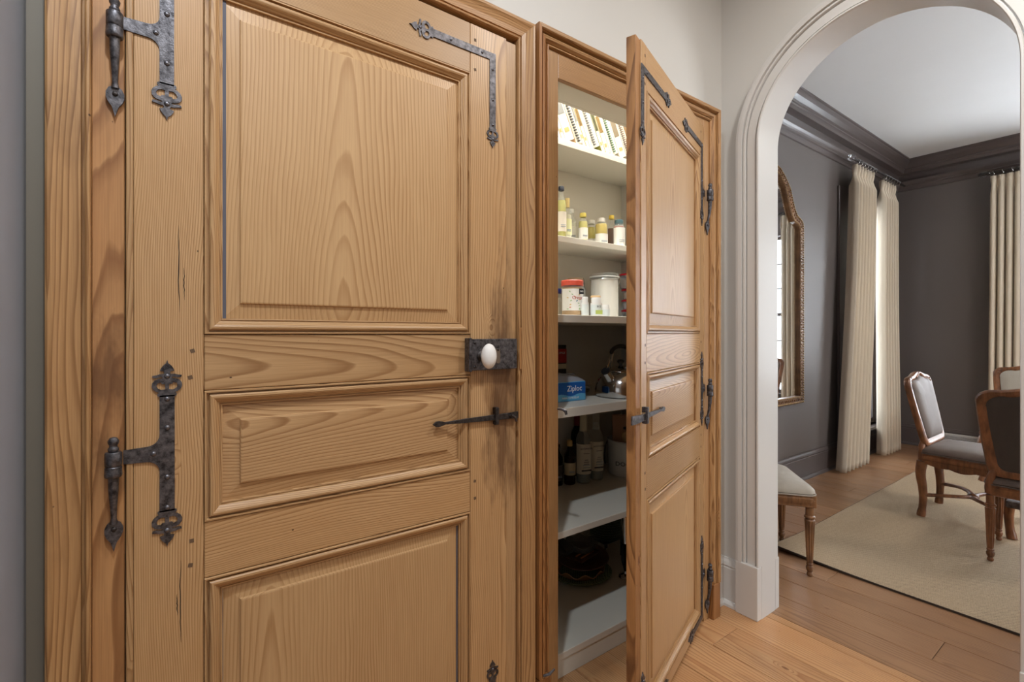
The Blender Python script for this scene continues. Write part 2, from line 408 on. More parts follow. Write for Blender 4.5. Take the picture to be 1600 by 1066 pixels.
# crown moulding, a = proud, b = drop
CR = [(0, 0), (.17, 0), (.17, .012), (.160, .018), (.157, .030), (.146, .052), (.120, .078), (.106, .088), (.106, .100), (.098, .106), (.093, .118), (.090, .140), (.030, .146), (.030, .215),
      (.060, .220), (.058, .234), (.046, .250), (.034, .262), (.032, .276), (.022, .284), (.016, .300), (.012, .322), (0, .326)]
def crown(name, p0, p1, o0, o1):
    return struct(name, sweep(MB(), [p0, p1], CR, side=[(o0, (0, 0, -1)), (o1, (0, 0, -1))]), dtrim_m)
crown('trim_1', (2.34, 1.95, 3.30), (7.1, 1.95, 3.30), (1, -1, 0), (-1, -1, 0))
crown('trim_2', (7.1, 1.95, 3.30), (7.1, -2.6, 3.30), (-1, -1, 0), (-1, 1, 0))

# windows of the dining room
glass = N('window_glass'); glass.set(Roughness=.0, Base_Color=(1, 1, 1, 1)); glass.b.inputs['Transmission Weight'].default_value = 1; glass.b.inputs['IOR'].default_value = 1.01
glass = glass.m
def window(name, a0, a1, z0, z1, face, M, nx, nz, label):
    w = thing(name, label, 'window', kind='structure')
    d = face
    for (x0, x1, q0, q1) in ((a0-(.11 if M else .43), a0, z0-.04, z1+.13), (a1, a1+.11, z0-.04, z1+.13), (a0, a1, z1, z1+.13)):
        build('casing', MB().box(x0, x1, d-.022, d-.001, q0, q1), dtrim_m, w, .004) if M is None else build('casing', MB().box(x0, x1, d-.022, d-.001, q0, q1, M), dtrim_m, w, .004)
    build('window_sill', MB().box(a0-.13, a1+.13, d-.06, d+.06, z0-.03, z0, M), dtrim_m, w, .004)
    mid = (z0+z1)/2
    for k, (q0, q1, yy) in enumerate(((z0, mid+.02, d+.06), (mid-.02, z1, d+.09))):
        f = MB()
        f.box(a0, a0+.05, yy, yy+.03, q0, q1, M).box(a1-.05, a1, yy, yy+.03, q0, q1, M)
        f.box(a0+.05, a1-.05, yy, yy+.03, q0, q0+.05, M).box(a0+.05, a1-.05, yy, yy+.03, q1-.04, q1, M)
        s = build('sash', f, dtrim_m, w)
        for i in range(1, nx):
            x = a0+.05+(a1-a0-.1)*i/nx; build('muntin', MB().box(x-.011, x+.011, yy+.005, yy+.025, q0+.05, q1-.04, M), dtrim_m, s)
        for j in range(1, nz):
            z = q0+.05+(q1-q0-.09)*j/nz; build('muntin', MB().box(a0+.05, a1-.05, yy+.006, yy+.024, z-.011, z+.011, M), dtrim_m, s)
        build('pane', MB().box(a0+.05, a1-.05, yy+.013, yy+.017, q0+.05, q1-.04, M), glass, s)
    return w
window('window_1', *DW1, 1.95, None, 3, 2, 'dark-framed sash window behind the pair of beige curtains on the left dining wall')
window('window_2', *DW2, 7.10, SWAP, 3, 3, 'dark-framed sash window in the far dining wall, seen in the mirror')

# arch casing
tr = thing('trim_3', 'white moulded casing running round the arched doorway', 'door casing', kind='structure')
CA = [(0, -.001), (0, .024), (.003, .030), (.009, .030), (.0125, .025), (.0135, .012), (.0165, .012), (.018, .021), (.056, .021), (.0575, .012), (.0605, .012),
      (.0615, .024), (.064, .029), (.071, .029), (.0725, .022), (.075, .022), (.0765, .036), (.092, .038), (.103, .036), (.103, -.001)]
def casing(face, sgn, parent, y0=AY0, y1=AY1):
    U = (-sgn, 0, 0)
    for sy, yy in ((-1, y0), (1, y1)):
        o = build('casing_leg', sweep(MB(), [(face, yy, .24), (face, yy, AZS)], CA, side=[((0, sy, 0), U)]*2), trim_m, parent)
        m = MB().box(min(face, face-sgn*.038), max(face, face-sgn*.038), min(yy, yy+sy*.104), max(yy, yy+sy*.104), 0, .24)
        build('plinth_block', m, trim_m, parent, .002)
    n = 64; path = []; side = []
    for i in range(n+1):
        a = pi*i/n; path.append((face, AYC-ARX*cos(a), AZS+ARZ*sin(a)))
        nv = Vector((0, -cos(a)/ARX, sin(a)/ARZ)).normalized(); side.append((tuple(nv), U))
    build('arch_moulding', sweep(MB(), path, CA, side=side), trim_m, parent)
casing(WX, 1, tr); casing(WXB+.004, -1, tr)
n = 64; ring = [(AY0, 0)]+arch(n)+[(AY1, 0)]
jm = MB()
vs = []; 
for (y, z) in ring:
    cy, cz = (y-AYC, z-min(z, AZS)); 
    L = math.hypot(cy, cz) or 1
    vs += [(WX+.0005, y, z), (WXB+.0035, y, z), (WXB+.0035, y+cy/L*.0055, z+cz/L*.0055), (WX+.0005, y+cy/L*.0055, z+cz/L*.0055)]
fs = []
for i in range(len(ring)-1):
    for k in range(4): fs.append((i*4+k, i*4+(k+1) % 4, i*4+4+(k+1) % 4, i*4+4+k))
jm.add(vs, fs, True); o = build('jamb_lining', jm, trim_m, tr)
# metal bolt standing out of the right-hand jamb
b = MB().box(-.012, .012, 0, .045, -.012, .012)
o = build('jamb_bolt', b, iron_d, None, .003, loc=(2.20, AY0-.012, .755)); 
meta(o, 'small dark metal bolt sticking out of the right side of the arch', 'bolt')

# ================================================================ IRONWORK SHAPES (x, z)
def arc(cx, cz, r, a0, a1, n=8): return [(cx+r*cos(radians(a0+(a1-a0)*i/n)), cz+r*sin(radians(a0+(a1-a0)*i/n))) for i in range(n+1)]
FLH = [(.0135, 0), (.0165, .002), (.0165, .006), (.0135, .009), (.0185, .011), (.0235, .0155), (.0262, .022), (.0255, .029), (.0215, .0345), (.0155, .0375), (.009, .0385),
       (.0075, .041), (.0125, .0415), (.0185, .0395), (.0245, .0405), (.0255, .0445), (.0185, .0455), (.0130, .0475), (.0065, .0475), (.0045, .0505), (.0065, .0535), (.0125, .0545), (.0105, .0600), (.0065, .0660), (.002, .0700), (0, .0770)]
FHOLE = [(.0035, .0155), (.010, .0145), (.0155, .0175), (.0185, .023), (.0165, .0285), (.0110, .0300), (.0085, .0265), (.0035, .0265)]
def fleur(mb, x, z, ang, s=1.0, y0=-.0035, y1=0):
    ca, sa = cos(radians(ang)), sin(radians(ang))
    T = lambda p: (x+s*(p[0]*ca+p[1]*sa), z+s*(-p[0]*sa+p[1]*ca))
    out = [T(p) for p in FLH]+[T((-p[0], p[1])) for p in FLH[-2::-1]]
    mb.plate([out, [T(p) for p in FHOLE], [T((-p[0], p[1])) for p in FHOLE[::-1]]], y0, y1)
    return T((0, .043))
def rivet(parent, x, z, y=-.0035, r=.0055, mat=None):
    m = MB().lathe([(r, 0), (r*.95, .0012), (r*.6, .0028), (.0001, .0034)], 10, Matrix.Translation((x, y, z)) @ Matrix.Rotation(pi/2, 4, 'X'))
    return build('rivet', m, mat or steel, parent)
def curved_T(x0, x1, z0, z1, xa, za, h, r):
    """strip x0..x1,z0..z1 with an arm going to xa (left) at height za"""
    p = [(x1, z0), (x1, z1), (x0, z1), (x0, za+h+r)]
    p += [(x0-r+r*cos(radians(-t)), za+h+r+r*sin(radians(-t))) for t in (15, 30, 45, 60, 75)]
    p += [(x0-r, za+h), (xa, za+h*.9), (xa, za-h*.9), (x0-r, za-h)]
    p += [(x0-r+r*cos(radians(t)), za-h-r+r*sin(radians(t))) for t in (75, 60, 45, 30, 15)]
    p += [(x0, za-h-r), (x0, z0)]
    return p

# ================================================================ THE TWO DOORS
def sgnmesh(mb, sg):
    if sg < 0: mb.v = [(-x, y, z) for x, y, z in mb.v]
    return mb
def mouldprof():   # a: inward from the rail edge, b: towards the viewer
    return [(0, -.024), (0, .0010), (.0012, .0030), (.0040, .0030), (.0052, -.0060), (.0080, -.0060), (.0092, .0015), (.0120, .0042), (.0160, .0046), (.0200, .0025),
            (.0240, -.0020), (.0275, -.0050), (.0285, -.0095), (.0305, -.0095), (.0310, -.0075), (.0335, -.0080), (.0335, -.024)]
peg_m = plain('old_peg', srgb(104, 80, 58), .7)
def make_door(name, label, sg, W_, ws, loc, rz, top, sd):
    """ws: hinge stile edge, panel x0, panel x1, free stile edge (from hinge side)"""
    d = thing(name, label, 'door', loc, rz, kind='structure'); T = .034
    s0, p0, p1, s1 = ws; RR = random.Random(sd)
    B = lambda nm, mb, mat, par=d, **kw: build(nm, sgnmesh(mb, sg), mat, par, **kw)
    zb, zt = .02, top
    panels = [(.105, .729), (.921, 1.140), (1.332, 2.052)]
    m_ = p0-s0
    # stiles, with their rebated outer strips
    B('stile', MB().box(.012, s0, 0, T, zb, zt), pine_v, bevel=.0015, wf=260, wg=(.30, .10, .01))
    B('edge_bead', MB().box(0, .0115, -.002, T, zb, zt), pine_v, bevel=.002)
    B('stile', MB().box(s1, W_-.040, 0, T, zb, zt), pine_grime if sg > 0 else pine_v, bevel=.0015, wf=190, wg=(.95, .06, .02))
    B('rebated_edge', MB().box(W_-.0395, W_, .0035, T, zb, zt-.004), edge_v if sg < 0 else pine_grime, bevel=.0015)
    # rails
    rails = [(zb, .105-m_), (.729+m_, .921-m_), (1.140+m_, 1.332-m_), (2.052+m_, zt)]
    wgs = [None, (.3, .35, .02), (.35, .030, .12), (.3, .3, .02)]; wfs = [180, 330, 105, 300]
    for k, (a, b_) in enumerate(rails):
        g = wgs[k]
        if k == 2: g = (1.215, .02, .10)
        elif g: g = (1.0, .3, .01)
        B('rail', MB().box(s0+.0010, s1-.0010, .0004, T, a, b_), pine_h, bevel=.0015, wg=g, wf=wfs[k])
    for k, (za, zz) in enumerate(panels):
        # raised and fielded panel
        ins = .040; vb = MB()
        def rect(i, y): return [(p0+i, y, za+i), (p1-i, y, za+i), (p1-i, y, zz-i), (p0+i, y, zz-i)]
        bot = .002 if k else 0
        vb.loft([rect(-.004, T-.004), rect(-.004, .0160), rect(.0, .0155), rect(ins-.005, .0105), rect(ins-.003, .0060), rect(ins, .0052)], True, False)
        g = [(.27, .055, .03), (.9, .05, .10), (.45, .030, .045)][k]
        if k == 1: g = (1.10, .06, .08)
        if sg < 0: g = (-g[0] if k != 1 else g[0], g[1], g[2])
        B('panel', vb, pine_panel_h if k == 1 else pine_panel, wg=g, wf=[150, 170, 125][k])
        # four mitred mouldings
        pr = mouldprof(); o0, o1, q0, q1 = s0, s1, za-m_, zz+m_
        sc = m_/.0335; pr = [(a*sc, b_) for a, b_ in pr]
        C = {'bl': (o0, q0), 'br': (o1, q0), 'tr': (o1, q1), 'tl': (o0, q1)}
        V = {'bl': (1, 0, 1), 'br': (-1, 0, 1), 'tr': (-1, 0, -1), 'tl': (1, 0, -1)}
        for a, b_, mt in (('bl', 'br', pine_h), ('br', 'tr', pine_v), ('tr', 'tl', pine_h), ('tl', 'bl', pine_v)):
            e = .0011
            sh = lambda c: (c[0]+(e if c[0] == o0 else -e), 0, c[1]+(e if c[1] == q0 else -e))
            B('moulding', sweep(MB(), [sh(C[a]), sh(C[b_])], pr, side=[(V[a], (0, -1, 0)), (V[b_], (0, -1, 0))]), mt)
    # dark line of old residue beside the tall upper panel
    if sg > 0:
        B('gap_line', MB().box(p0-.0005, p0+.0085, .0125, .016, 1.334, 2.052), gapblue)
        B('gap_line', MB().box(p0, p0+.0025, .0125, .016, .108, .728), gapblue)
        B('gap_line', MB().box(p1-.003, p1+.0005, .0125, .016, .108, .728), gapblue)
    # pegs of the mortise joints
    for z in (.80, .852, 1.205, 1.262, 2.10, 2.19, .05):
        for x in (s0-.022, s1+.014):
            x += RR.uniform(-.003, .003); h = .0042
            M = Matrix.Translation((x, 0, z)) @ Matrix.Rotation(RR.uniform(-.3, .3), 4, 'Y')
            B('peg', MB().box(-h, h, -.0005, .004, -h, h, M), peg_m)
    return d
def corner_hinge(par, sg, x0, ztop, armz, zlow, xtip):
    """L strap hinge of the top corner: down the stile and along the top rail"""
    w = .025; m = MB()
    m.plate([curved_T(x0, x0+w, zlow, ztop-.012, -.004, armz, .014, .020)], -.0035, 0)
    m.plate([[(x0, ztop-.012), (x0, ztop+.010), (xtip, ztop+.010), (xtip, ztop-.012)]], -.0036, 0)
    a = fleur(m, x0+w/2, zlow+.003, 180); b = fleur(m, xtip-.003, ztop-.001, 90)
    h = build('strap_hinge', sgnmesh(m, sg), iron, par)
    for (x, z) in ((x0+w/2, zlow+.045), (x0+w/2, armz+.045), (x0-.006, armz), (x0+w/2, ztop), a, b, ((x0+xtip)/2, ztop)): rivet(h, sg*x, z)
    return h
def tee_hinge(par, sg, x0, z0, z1, armz, low=None):
    w = .026; m = MB()
    m.plate([curved_T(x0, x0+w, z0, z1, -.004, armz, .0155, .022)], -.0035, 0)
    pts = [(x0+w/2, armz+.052), (x0+w/2, armz-.052), (x0-.010, armz), (x0+w/2, z1-.008)]
    pts.append(fleur(m, x0+w/2, z1-.003, 0))
    if low is None: pts += [fleur(m, x0+w/2, z0+.003, 180), (x0+w/2, z0+.008)]
    else:
        m.plate([[(x0, z0-.02), (x0, z0+.002), (low, z0+.002), (low, z0-.02)]], -.0036, 0)
        pts.append(fleur(m, low-.003, z0-.009, 90))
    h = build('strap_hinge', sgnmesh(m, sg), iron, par)
    for (x, z) in pts: rivet(h, sg*x, z)
    return h
def corner_bracket(par, sg, xc, zc, zend, xend, up=True):
    w = .022; m = MB(); s = 1 if up else -1
    a0, a1 = (zend, zc) if up else (zc, zend)
    m.plate([[(xc-w, a0), (xc, a0), (xc, a1), (xc-w, a1)]], -.003, 0)
    b0, b1 = (zc-w, zc) if up else (zc, zc+w)
    m.plate([[(xend, b0), (xc-.001, b0), (xc-.001, b1), (xend, b1)]], -.0031, 0)
    p = [fleur(m, xc-w/2, zend+s*.003, 180 if up else 0, .82), fleur(m, xend+.003, (b0+b1)/2, -90, .95)]
    h = build('corner_bracket', sgnmesh(m, sg), iron, par)
    L = abs(zc-zend)
    for (x, z) in p+[(xc-w/2, zc-s*L*.22), (xc-w/2, zc-s*L*.62), (xc-w/2, zend+s*.012), (xc-.05, (b0+b1)/2), (xend+.06, (b0+b1)/2)]: rivet(h, sg*x, z, -.003, .0042)
    return h
def pintle(par, x, z, y=YD, sg=1):
    """turned pin and barrel, its tail ending in a pierced teardrop"""
    p = build('pintle', MB().lathe([(.0065, .026), (.0085, .028), (.009, .033), (.007, .036), (.0065, .039), (.0085, .043), (.0092, .048), (.006, .054), (.0001, .056)], 14, Matrix.Translation((x, y-.018, z))), iron, par)
    build('barrel', MB().lathe([(.0125, -.002), (.0138, .000), (.0138, .024), (.0125, .026)], 18, Matrix.Translation((x, y-.018, z))), iron, p)
    build('barrel', MB().lathe([(.0120, -.024), (.0138, -.022), (.0145, -.018), (.0138, -.014), (.0138, -.004), (.0125, -.0025)], 18, Matrix.Translation((x, y-.018, z))), iron, p)
    t = MB().tube([(x, y-.018, z-.02), (x, y-.017, z-.05), (x, y-.013, z-.085), (x, y-.008, z-.108), (x, y-.006, z-.118)], [.0088, .0082, .0058, .0048, .007], 10)
    td = [(0, -.175), (.003, -.163), (.0055, -.155), (.0115, -.146), (.0145, -.137), (.0145, -.128), (.0105, -.119), (.004, -.114)]
    pts = [(x+a, z+b) for a, b in td]+[(x-a, z+b) for a, b in td[:0:-1]]
    t.plate([pts], y-.007, y-.001)
    build('tail', t, iron, p)
    rivet(p, x, z-.130, y-.007, .005, iron_d)
    return p
def lift_latch(par, sg, xa, xb, z, xk, hook):
    m = MB()
    m.plate([[(xa+.030, z+.0035), (xa+.10, z+.0065), (xb-.04, z+.0085), (xb, z+.010), (xb, z-.012), (xb-.04, z-.0105), (xa+.10, z-.0065), (xa+.03, z-.0035)]], -.011, -.006)
    m.plate([[(xa-.006, z), (xa+.004, z+.0075), (xa+.014, z+.0085), (xa+.026, z+.006), (xa+.034, z+.0035), (xa+.034, z-.0035), (xa+.026, z-.006), (xa+.014, z-.0085), (xa+.004, z-.0075)]], -.0112, -.0055)
    m.lathe([(.006, 0), (.005, .012), (.0001, .014)], 10, Matrix.Translation((xa+.012, .003, z)) @ Matrix.Rotation(pi/2, 4, 'X'))
    if hook: m.plate([[(xb-.002, z+.010), (xb+.035, z+.014), (xb+.070, z+.016), (xb+.072, z-.010), (xb+.035, z-.012), (xb-.002, z-.012)]], -.012, -.0075)
    l = build('latch_bar', sgnmesh(m, sg), iron_d if not hook else iron, par, bevel=.0008)
    k = MB().box(xk-.006, xk+.006, -.019, -.012, z-.022, z+.030).box(xk-.006, xk+.006, -.012, 0, z+.013, z+.030).box(xk-.006, xk+.006, -.012, 0, z-.022, z-.014)
    build('keeper', sgnmesh(k, sg), iron_d if not hook else iron, l, bevel=.001)
    if not hook:
        c = MB().tube([(xb-.035, -.011, z), (xb-.030, -.020, z+.002), (xb-.022, -.026, z-.006), (xb-.019, -.026, z-.018)], [.004, .005, .005, .0035], 8)
        build('catch', c, iron_d, l)
    return l
D1X = -.055
door1 = make_door('door_1', 'closed antique pine door with three panels and a white porcelain knob', 1, .985, (.133, .168, .774, .812), (D1X, YD, 0), 0, 2.236, 1)
corner_hinge(door1, 1, .055, 2.14, 1.925, 1.822, .29)
RC = random.Random(12)
for cx_, za_, zb_ in ((.089, 1.345, 1.530), (.098, 1.372, 1.440), (.092, .640, .815), (.086, .700, .745)):
    n_ = 16; ptsL = []; ptsR = []; x_ = cx_
    for i in range(n_+1):
        z_ = za_+(zb_-za_)*i/n_; x_ += RC.uniform(-.0009, .0009); w_c = .0007*sin(pi*i/n_)+.0002
        ptsL.append((x_-w_c, z_)); ptsR.append((x_+w_c, z_))
    build('crack', MB().plate([ptsR+ptsL[::-1]], -.0003, .001), gap_m, door1)
tee_hinge(door1, 1, .055, .926, 1.170, 1.050)
tee_hinge(door1, 1, .055, .05, .33, .215, .28)
corner_bracket(door1, 1, .902, 2.170, 1.935, .684)
corner_bracket(door1, 1, .902, .040, .225, .690, False)
lift_latch(door1, 1, .688, .984, 1.040, .898, False)
# rim lock with oval knob
lx0, lx1, lz0, lz1 = .797, .968, 1.189, 1.283
lk = build('rim_lock', MB().box(lx0, lx1, -.026, -.001, lz0, lz1), iron, door1, .0015)
build('flange', MB().box(lx0-.006, lx0+.004, -.029, -.001, lz0-.003, lz1+.003), iron, lk, .0015)
kx, kz = .834, 1.233
sK = Matrix.Translation((kx, -.026, kz)) @ Matrix.Rotation(pi/2, 4, 'X')
build('knob_collar', MB().lathe([(.015, 0), (.015, .003), (.011, .006), (.008, .008)], 20, sK), iron_d, lk)
kb = MB().lathe([(.0085, .006), (.0095, .010), (.0078, .016), (.0085, .021), (.020, .026), (.0275, .033), (.0300, .041), (.0285, .049), (.022, .056), (.012, .060), (.0001, .061)], 28)
kb.v = [(x*.80, y*1.24, z) for x, y, z in kb.v]; xform(sK, kb)
build('knob', kb, porcelain, lk)
kc = [( .008*cos(a)+.893, 1.246-.018+(.018 if sin(a) > 0 else -.012)+.008*sin(a)) for a in [2*pi*i/20 for i in range(20)]]
build('keyhole_cover', MB().plate([kc], -.029, -.026), plain('worn_brass', srgb(120, 104, 90), .5, .5), lk)
rivet(lk, .893, 1.250, -.029, .004, iron_d)
for z in (1.200, 1.272): rivet(lk, lx0+.014, z, -.0262, .0045, iron_d)

door2 = make_door('door_2', 'open antique pine pantry door swung towards the viewer, iron latch on it', -1, .843, (.080, .1135, .7185, .754), (1.984, YD, 0), radians(19.0), 2.228, 4)
corner_hinge(door2, -1, .034, 2.132, 1.930, 1.850, .275)
tee_hinge(door2, -1, .034, .965, 1.145, 1.055)
tee_hinge(door2, -1, .034, .055, .33, .225, .19)
corner_bracket(door2, -1, .806, 2.150, 1.955, .565)
corner_bracket(door2, -1, .806, .040, .17, .60, False)
lift_latch(door2, -1, .600, .840, 1.038, .792, True)

# ================================================================ DOOR FRAMES
PA_ = [(0, -.05), (0, .004), (.002, .008), (.006, .009), (.009, .006), (.0100, -.003), (.0135, -.003), (.015, .005), (.030, .007), (.044, .0115), (.054, .0175), (.060, .0185), (.064, .016), (.064, -.05)]
PB_ = [(0, -.05), (0, .004), (.003, .008), (.007, .007), (.010, -.004), (.013, -.004), (.014, .004), (.020, .012), (.027, .0145), (.0315, .012), (.033, .002), (.040, .002), (.0415, .020), (.044, .023), (.056, .0235), (.056, -.05)]
def frame(name, label, x0, x1, zt, prof, wl, wr, lint, base_z, mats):
    f = thing(name, label, 'door frame', kind='structure'); w = prof[-1][0]; y = YD+.0
    a0, a1, zi = x0+w, x1-w, zt-w; F = (0, -1, 0)
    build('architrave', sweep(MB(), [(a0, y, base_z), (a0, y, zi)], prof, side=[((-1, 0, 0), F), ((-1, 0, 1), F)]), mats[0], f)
    build('architrave', sweep(MB(), [(a1, y, base_z), (a1, y, zi)], prof, side=[((1, 0, 0), F), ((1, 0, 1), F)]), mats[1], f)
    build('head_moulding', sweep(MB(), [(a0+.0004, y, zi), (a1-.0004, y, zi)], prof, side=[((-1, 0, 1), F), ((1, 0, 1), F)]), frame_h, f)
    for a, b in ((x0, a0), (a1, x1)): build('base_block', MB().box(a+.0005, b-.0005, y-.021, y+.05, 0, base_z-.0005), mats[0], f, .002)
    if wl: build('jamb', MB().box(a0+.0004, a0+wl, y+.002, y+.09 if lint else y+.05, 0, zi), mats[2], f, .0015)
    if wr: build('jamb', MB().box(a1-wr, a1-.0004, y+.002, y+.09, 0, zi), mats[2], f, .0015)
    if lint: build('lintel', MB().box(a0+wl+.0005, a1-wr-.0005, y+.002, y+.020, lint, zi-.0004), frame_h, f, .0015)
    return f
fr1 = frame('trim_4', 'pine frame moulded round the closed door', -.172, .996, 2.312, PA_, .051, 0, 0, .158, (frame_v, frame_v, jamb_v))
pintle(fr1, -.0715, 1.907); pintle(fr1, -.0735, 1.040); pintle(fr1, -.0735, .215)
build('strike_plate', MB().box(.9325, .9415, 1.2375, 1.2405, 1.185, 1.318), edge_v, fr1, .001)
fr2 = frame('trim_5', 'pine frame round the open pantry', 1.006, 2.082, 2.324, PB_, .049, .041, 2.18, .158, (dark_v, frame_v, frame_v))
for z in (1.918, 1.042, .212): pintle(fr2, 1.996, z, YD-.004)
k = MB().tube([(1.108, 1.258, 1.040), (1.112, 1.235, 1.040), (1.120, 1.225, 1.034), (1.121, 1.222, 1.022)], [.0035, .0045, .006, .0045], 8)
build('latch_catch', k, iron, fr2)
k = MB().tube([(1.022, 1.226, .170), (1.04, 1.215, .175), (1.06, 1.213, .185)], [.004, .005, .003], 8)
build('door_hook', k, iron, fr2)

# ================================================================ PANTRY
hd = build('header_panel', MB().box(PX0, WX-.001, 1.368, 1.385, 2.182, 3.099).box(1.112, 1.984, 1.272, 1.368, 2.182, 2.199), shelf_m, bevel=.001)
meta(hd, 'painted header board hiding the light above the top pantry shelf', 'board')
SH = [(2.197, .030, 1.66, 'topmost pantry shelf with spiral cookbooks leaning on it'), (1.749, .028, 1.66, 'pantry shelf carrying the row of oil and syrup bottles'),
      (1.371, .030, 1.36, 'pantry shelf at eye level carrying peanut butter and canisters'), (1.016, .036, 1.36, 'pantry shelf carrying the kettle and blue box'),
      (.552, .026, 1.36, 'pantry shelf carrying liquor bottles and the white pail')]
for zt, t, y0, lb in SH:
    s = build('pantry_shelf', MB().box(PX0+.001, WX-.002, y0, PY1-.001, zt-t, zt), shelf_m, bevel=.0015)
    meta(s, lb, 'shelf', 'shelves of the open pantry')
s = thing('pantry_plinth', 'painted boxed bottom shelf of the pantry, large platter on it', 'shelf', group='shelves of the open pantry')
build('top_board', MB().box(PX0+.001, WX-.002, 1.36, PY1-.001, .069, .095), shelf_m, s, .0015)
build('front_board', MB().box(PX0+.001, WX-.002, 1.364, 1.385, 0.001, .0685), shelf_m, s)

def XYp(u, Y):
    t = (u-800)/755.0; return Y*(FC+t*FS)/(FS-t*FC)
CM = {}
def col(r, g, b, rough=.45, metal=0):
    k = (r, g, b, rough, metal)
    if k not in CM: CM[k] = plain('colour_%d_%d_%d' % (r, g, b), srgb(r, g, b), rough, metal)
    return CM[k]
def clear(name, c, rough=.03, ior=1.3):
    q = N(name); q.set(Base_Color=c, Roughness=rough); q.b.inputs['Transmission Weight'].default_value = 1; q.b.inputs['IOR'].default_value = ior
    return q.m
def thin_clear(name, c, alpha, rough=.05):
    q = N(name); q.set(Base_Color=c, Roughness=rough, Alpha=alpha); return q.m
cglass = thin_clear('clear_glass', srgb(225, 235, 230), .16); dglass = clear('dark_glass', srgb(38, 48, 40), .05); aglass = clear('amber_glass', srgb(120, 70, 30), .04)
paper = col(240, 238, 232, .7); ink = col(30, 32, 38, .6)
WHITE = col(244, 244, 242, .4)
# books: x, thickness, height, depth, cover, stripe, comb colour
bx = 1.45; BKS = [
 (.022, .235, (226, 232, 226), (60, 60, 60), 'white cookbook with black comb binding, leftmost on the top shelf'),
 (.010, .250, (196, 120, 90), None, 'thin terracotta booklet leaning beside the leftmost cookbook'),
 (.012, .245, (232, 214, 186), None, 'thin cream booklet leaning on the top pantry shelf'),
 (.034, .275, (240, 240, 238), None, 'thick plain white book leaning on the top pantry shelf'),
 (.024, .270, (236, 190, 140), (40, 40, 44), 'orange-edged cookbook with bold black comb binding'),
 (.010, .272, (245, 245, 245), None, 'thin white book right of the bold black comb binding'),
 (.012, .235, (230, 196, 80), None, 'short mustard yellow book between the white cookbooks'),
 (.042, .250, (238, 238, 236), (90, 90, 92), 'wide pale cookbook with fine dotted comb binding'),
 (.014, .240, (168, 170, 84), None, 'olive and yellow book right of the wide pale cookbook'),
 (.018, .232, (240, 206, 130), None, 'warm yellow cookbook before the green patterned one'),
 (.034, .240, (240, 240, 236), (54, 92, 62), 'white cookbook with green and black patterned spine'),
 (.030, .238, (240, 222, 196), None, 'cream cookbook right of the green patterned spine'),
 (.020, .225, (214, 210, 204), (110, 90, 80), 'grey cookbook at the right end of the top shelf'),
 (.030, .240, (236, 200, 150), None, 'tan cookbook farthest right on the top shelf')]
LEAN = radians(27)
for t, h, c, comb, lb in BKS:
    c = tuple(int(q*.84) for q in c)
    t *= 1.72
    M = Matrix.Translation((bx, 1.680, 2.1975)) @ Matrix.Rotation(-LEAN, 4, 'Y')
    b = thing('cookbook', lb, 'book', (bx, 1.680, 2.1975), 0, 'cookbooks leaning on the top shelf'); b.rotation_euler = (0, -LEAN, 0)
    build('cover', MB().box(0, t, 0, .20, 0, h), col(*c), b, .001)
    build('pages', MB().box(.002, t-.002, -.0015, .198, .003, h-.003), col(206, 202, 192, .8), b)
    if comb:
        m = MB(); n = 19; cw = min(.008, t*.4)
        for i in range(n): m.box(t/2-cw, t/2+cw, -.007, .002, .012+i*(h-.03)/n, .012+(i+.5)*(h-.03)/n)
        build('comb_binding', m, col(*comb), b)
    elif t > .016:
        build('title_block', MB().box(t*.15, t*.85, -.0025, 0, h*.45, h*.8), col(*(max(0, q-90) for q in c)), b)
        build('title_block', MB().box(t*.25, t*.75, -.0025, 0, h*.15, h*.22), col(200, 150, 90), b)
    bx += t/cos(LEAN)+.0015

def bottle(name, lb, u, Y, z, r, h, neck, cap, mat, fill=None, fillh=.8, label=None, txt=None, group=None, caph=.02, sh=.62, foot=True, X=None, capr=None, tcol=None, lz=(.12, .5)):
    X = X or XYp(u, Y); b = thing(name, lb, name.split('_')[-1], (X, Y, z+.0003), -.35, group)
    hs = h*sh; nk = neck
    pr = [(r*.9, 0), (r, .004), (r, hs), (r*.92, hs+(h-hs)*.16), (nk*1.25, hs+(h-hs)*.42), (nk, hs+(h-hs)*.6), (nk, h-caph)]
    build('body', MB().lathe(pr, 20), mat, b)
    if fill:
        k = .90; pf = [(p[0]*k, p[1]+.003) for p in pr if p[1] < h*fillh]; zt = min(h*fillh, h-caph-.003); pf.append((pf[-1][0]*(.98), zt))
        build('contents', MB().lathe(pf, 16), fill, b)
    cr = capr or nk*1.25
    build('cap', MB().lathe([(cr, h-caph), (cr*1.02, h-caph+.002), (cr, h-.002), (cr*.9, h)], 16), cap, b)
    if label:
        m = MB(); n = 14; a0, a1 = -pi*.98, -pi*.02
        m.grid(lambda s_, t_: ((r+.0006)*cos(a0+(a1-a0)*s_), (r+.0006)*sin(a0+(a1-a0)*s_), h*(lz[0]+(lz[1]-lz[0])*t_)), n, 1)
        lo = build('label', m, label, b)
        if txt: text(txt, r*.42, tcol or ink, lo, (0, -r-.0016, h*(lz[0]+lz[1])/2+.004))
        for i, zz in enumerate((.30, .22)): 
            build('print', MB().box(-r*.5, r*.5, -r-.0014, -r-.0008, h*(lz[0]+(lz[1]-lz[0])*zz), h*(lz[0]+(lz[1]-lz[0])*zz)+.003), col(150, 160, 170), lo)
    return b
Z2 = 1.749
G2 = 'bottles on the oil shelf'
bottle('vinegar_bottle', 'tall dark-capped bottle cut by the left jamb on the oil shelf', 877, 1.71, Z2, .024, .245, .011, col(50, 56, 70), cglass, col(196, 190, 90), .72, col(232, 224, 208), None, G2)
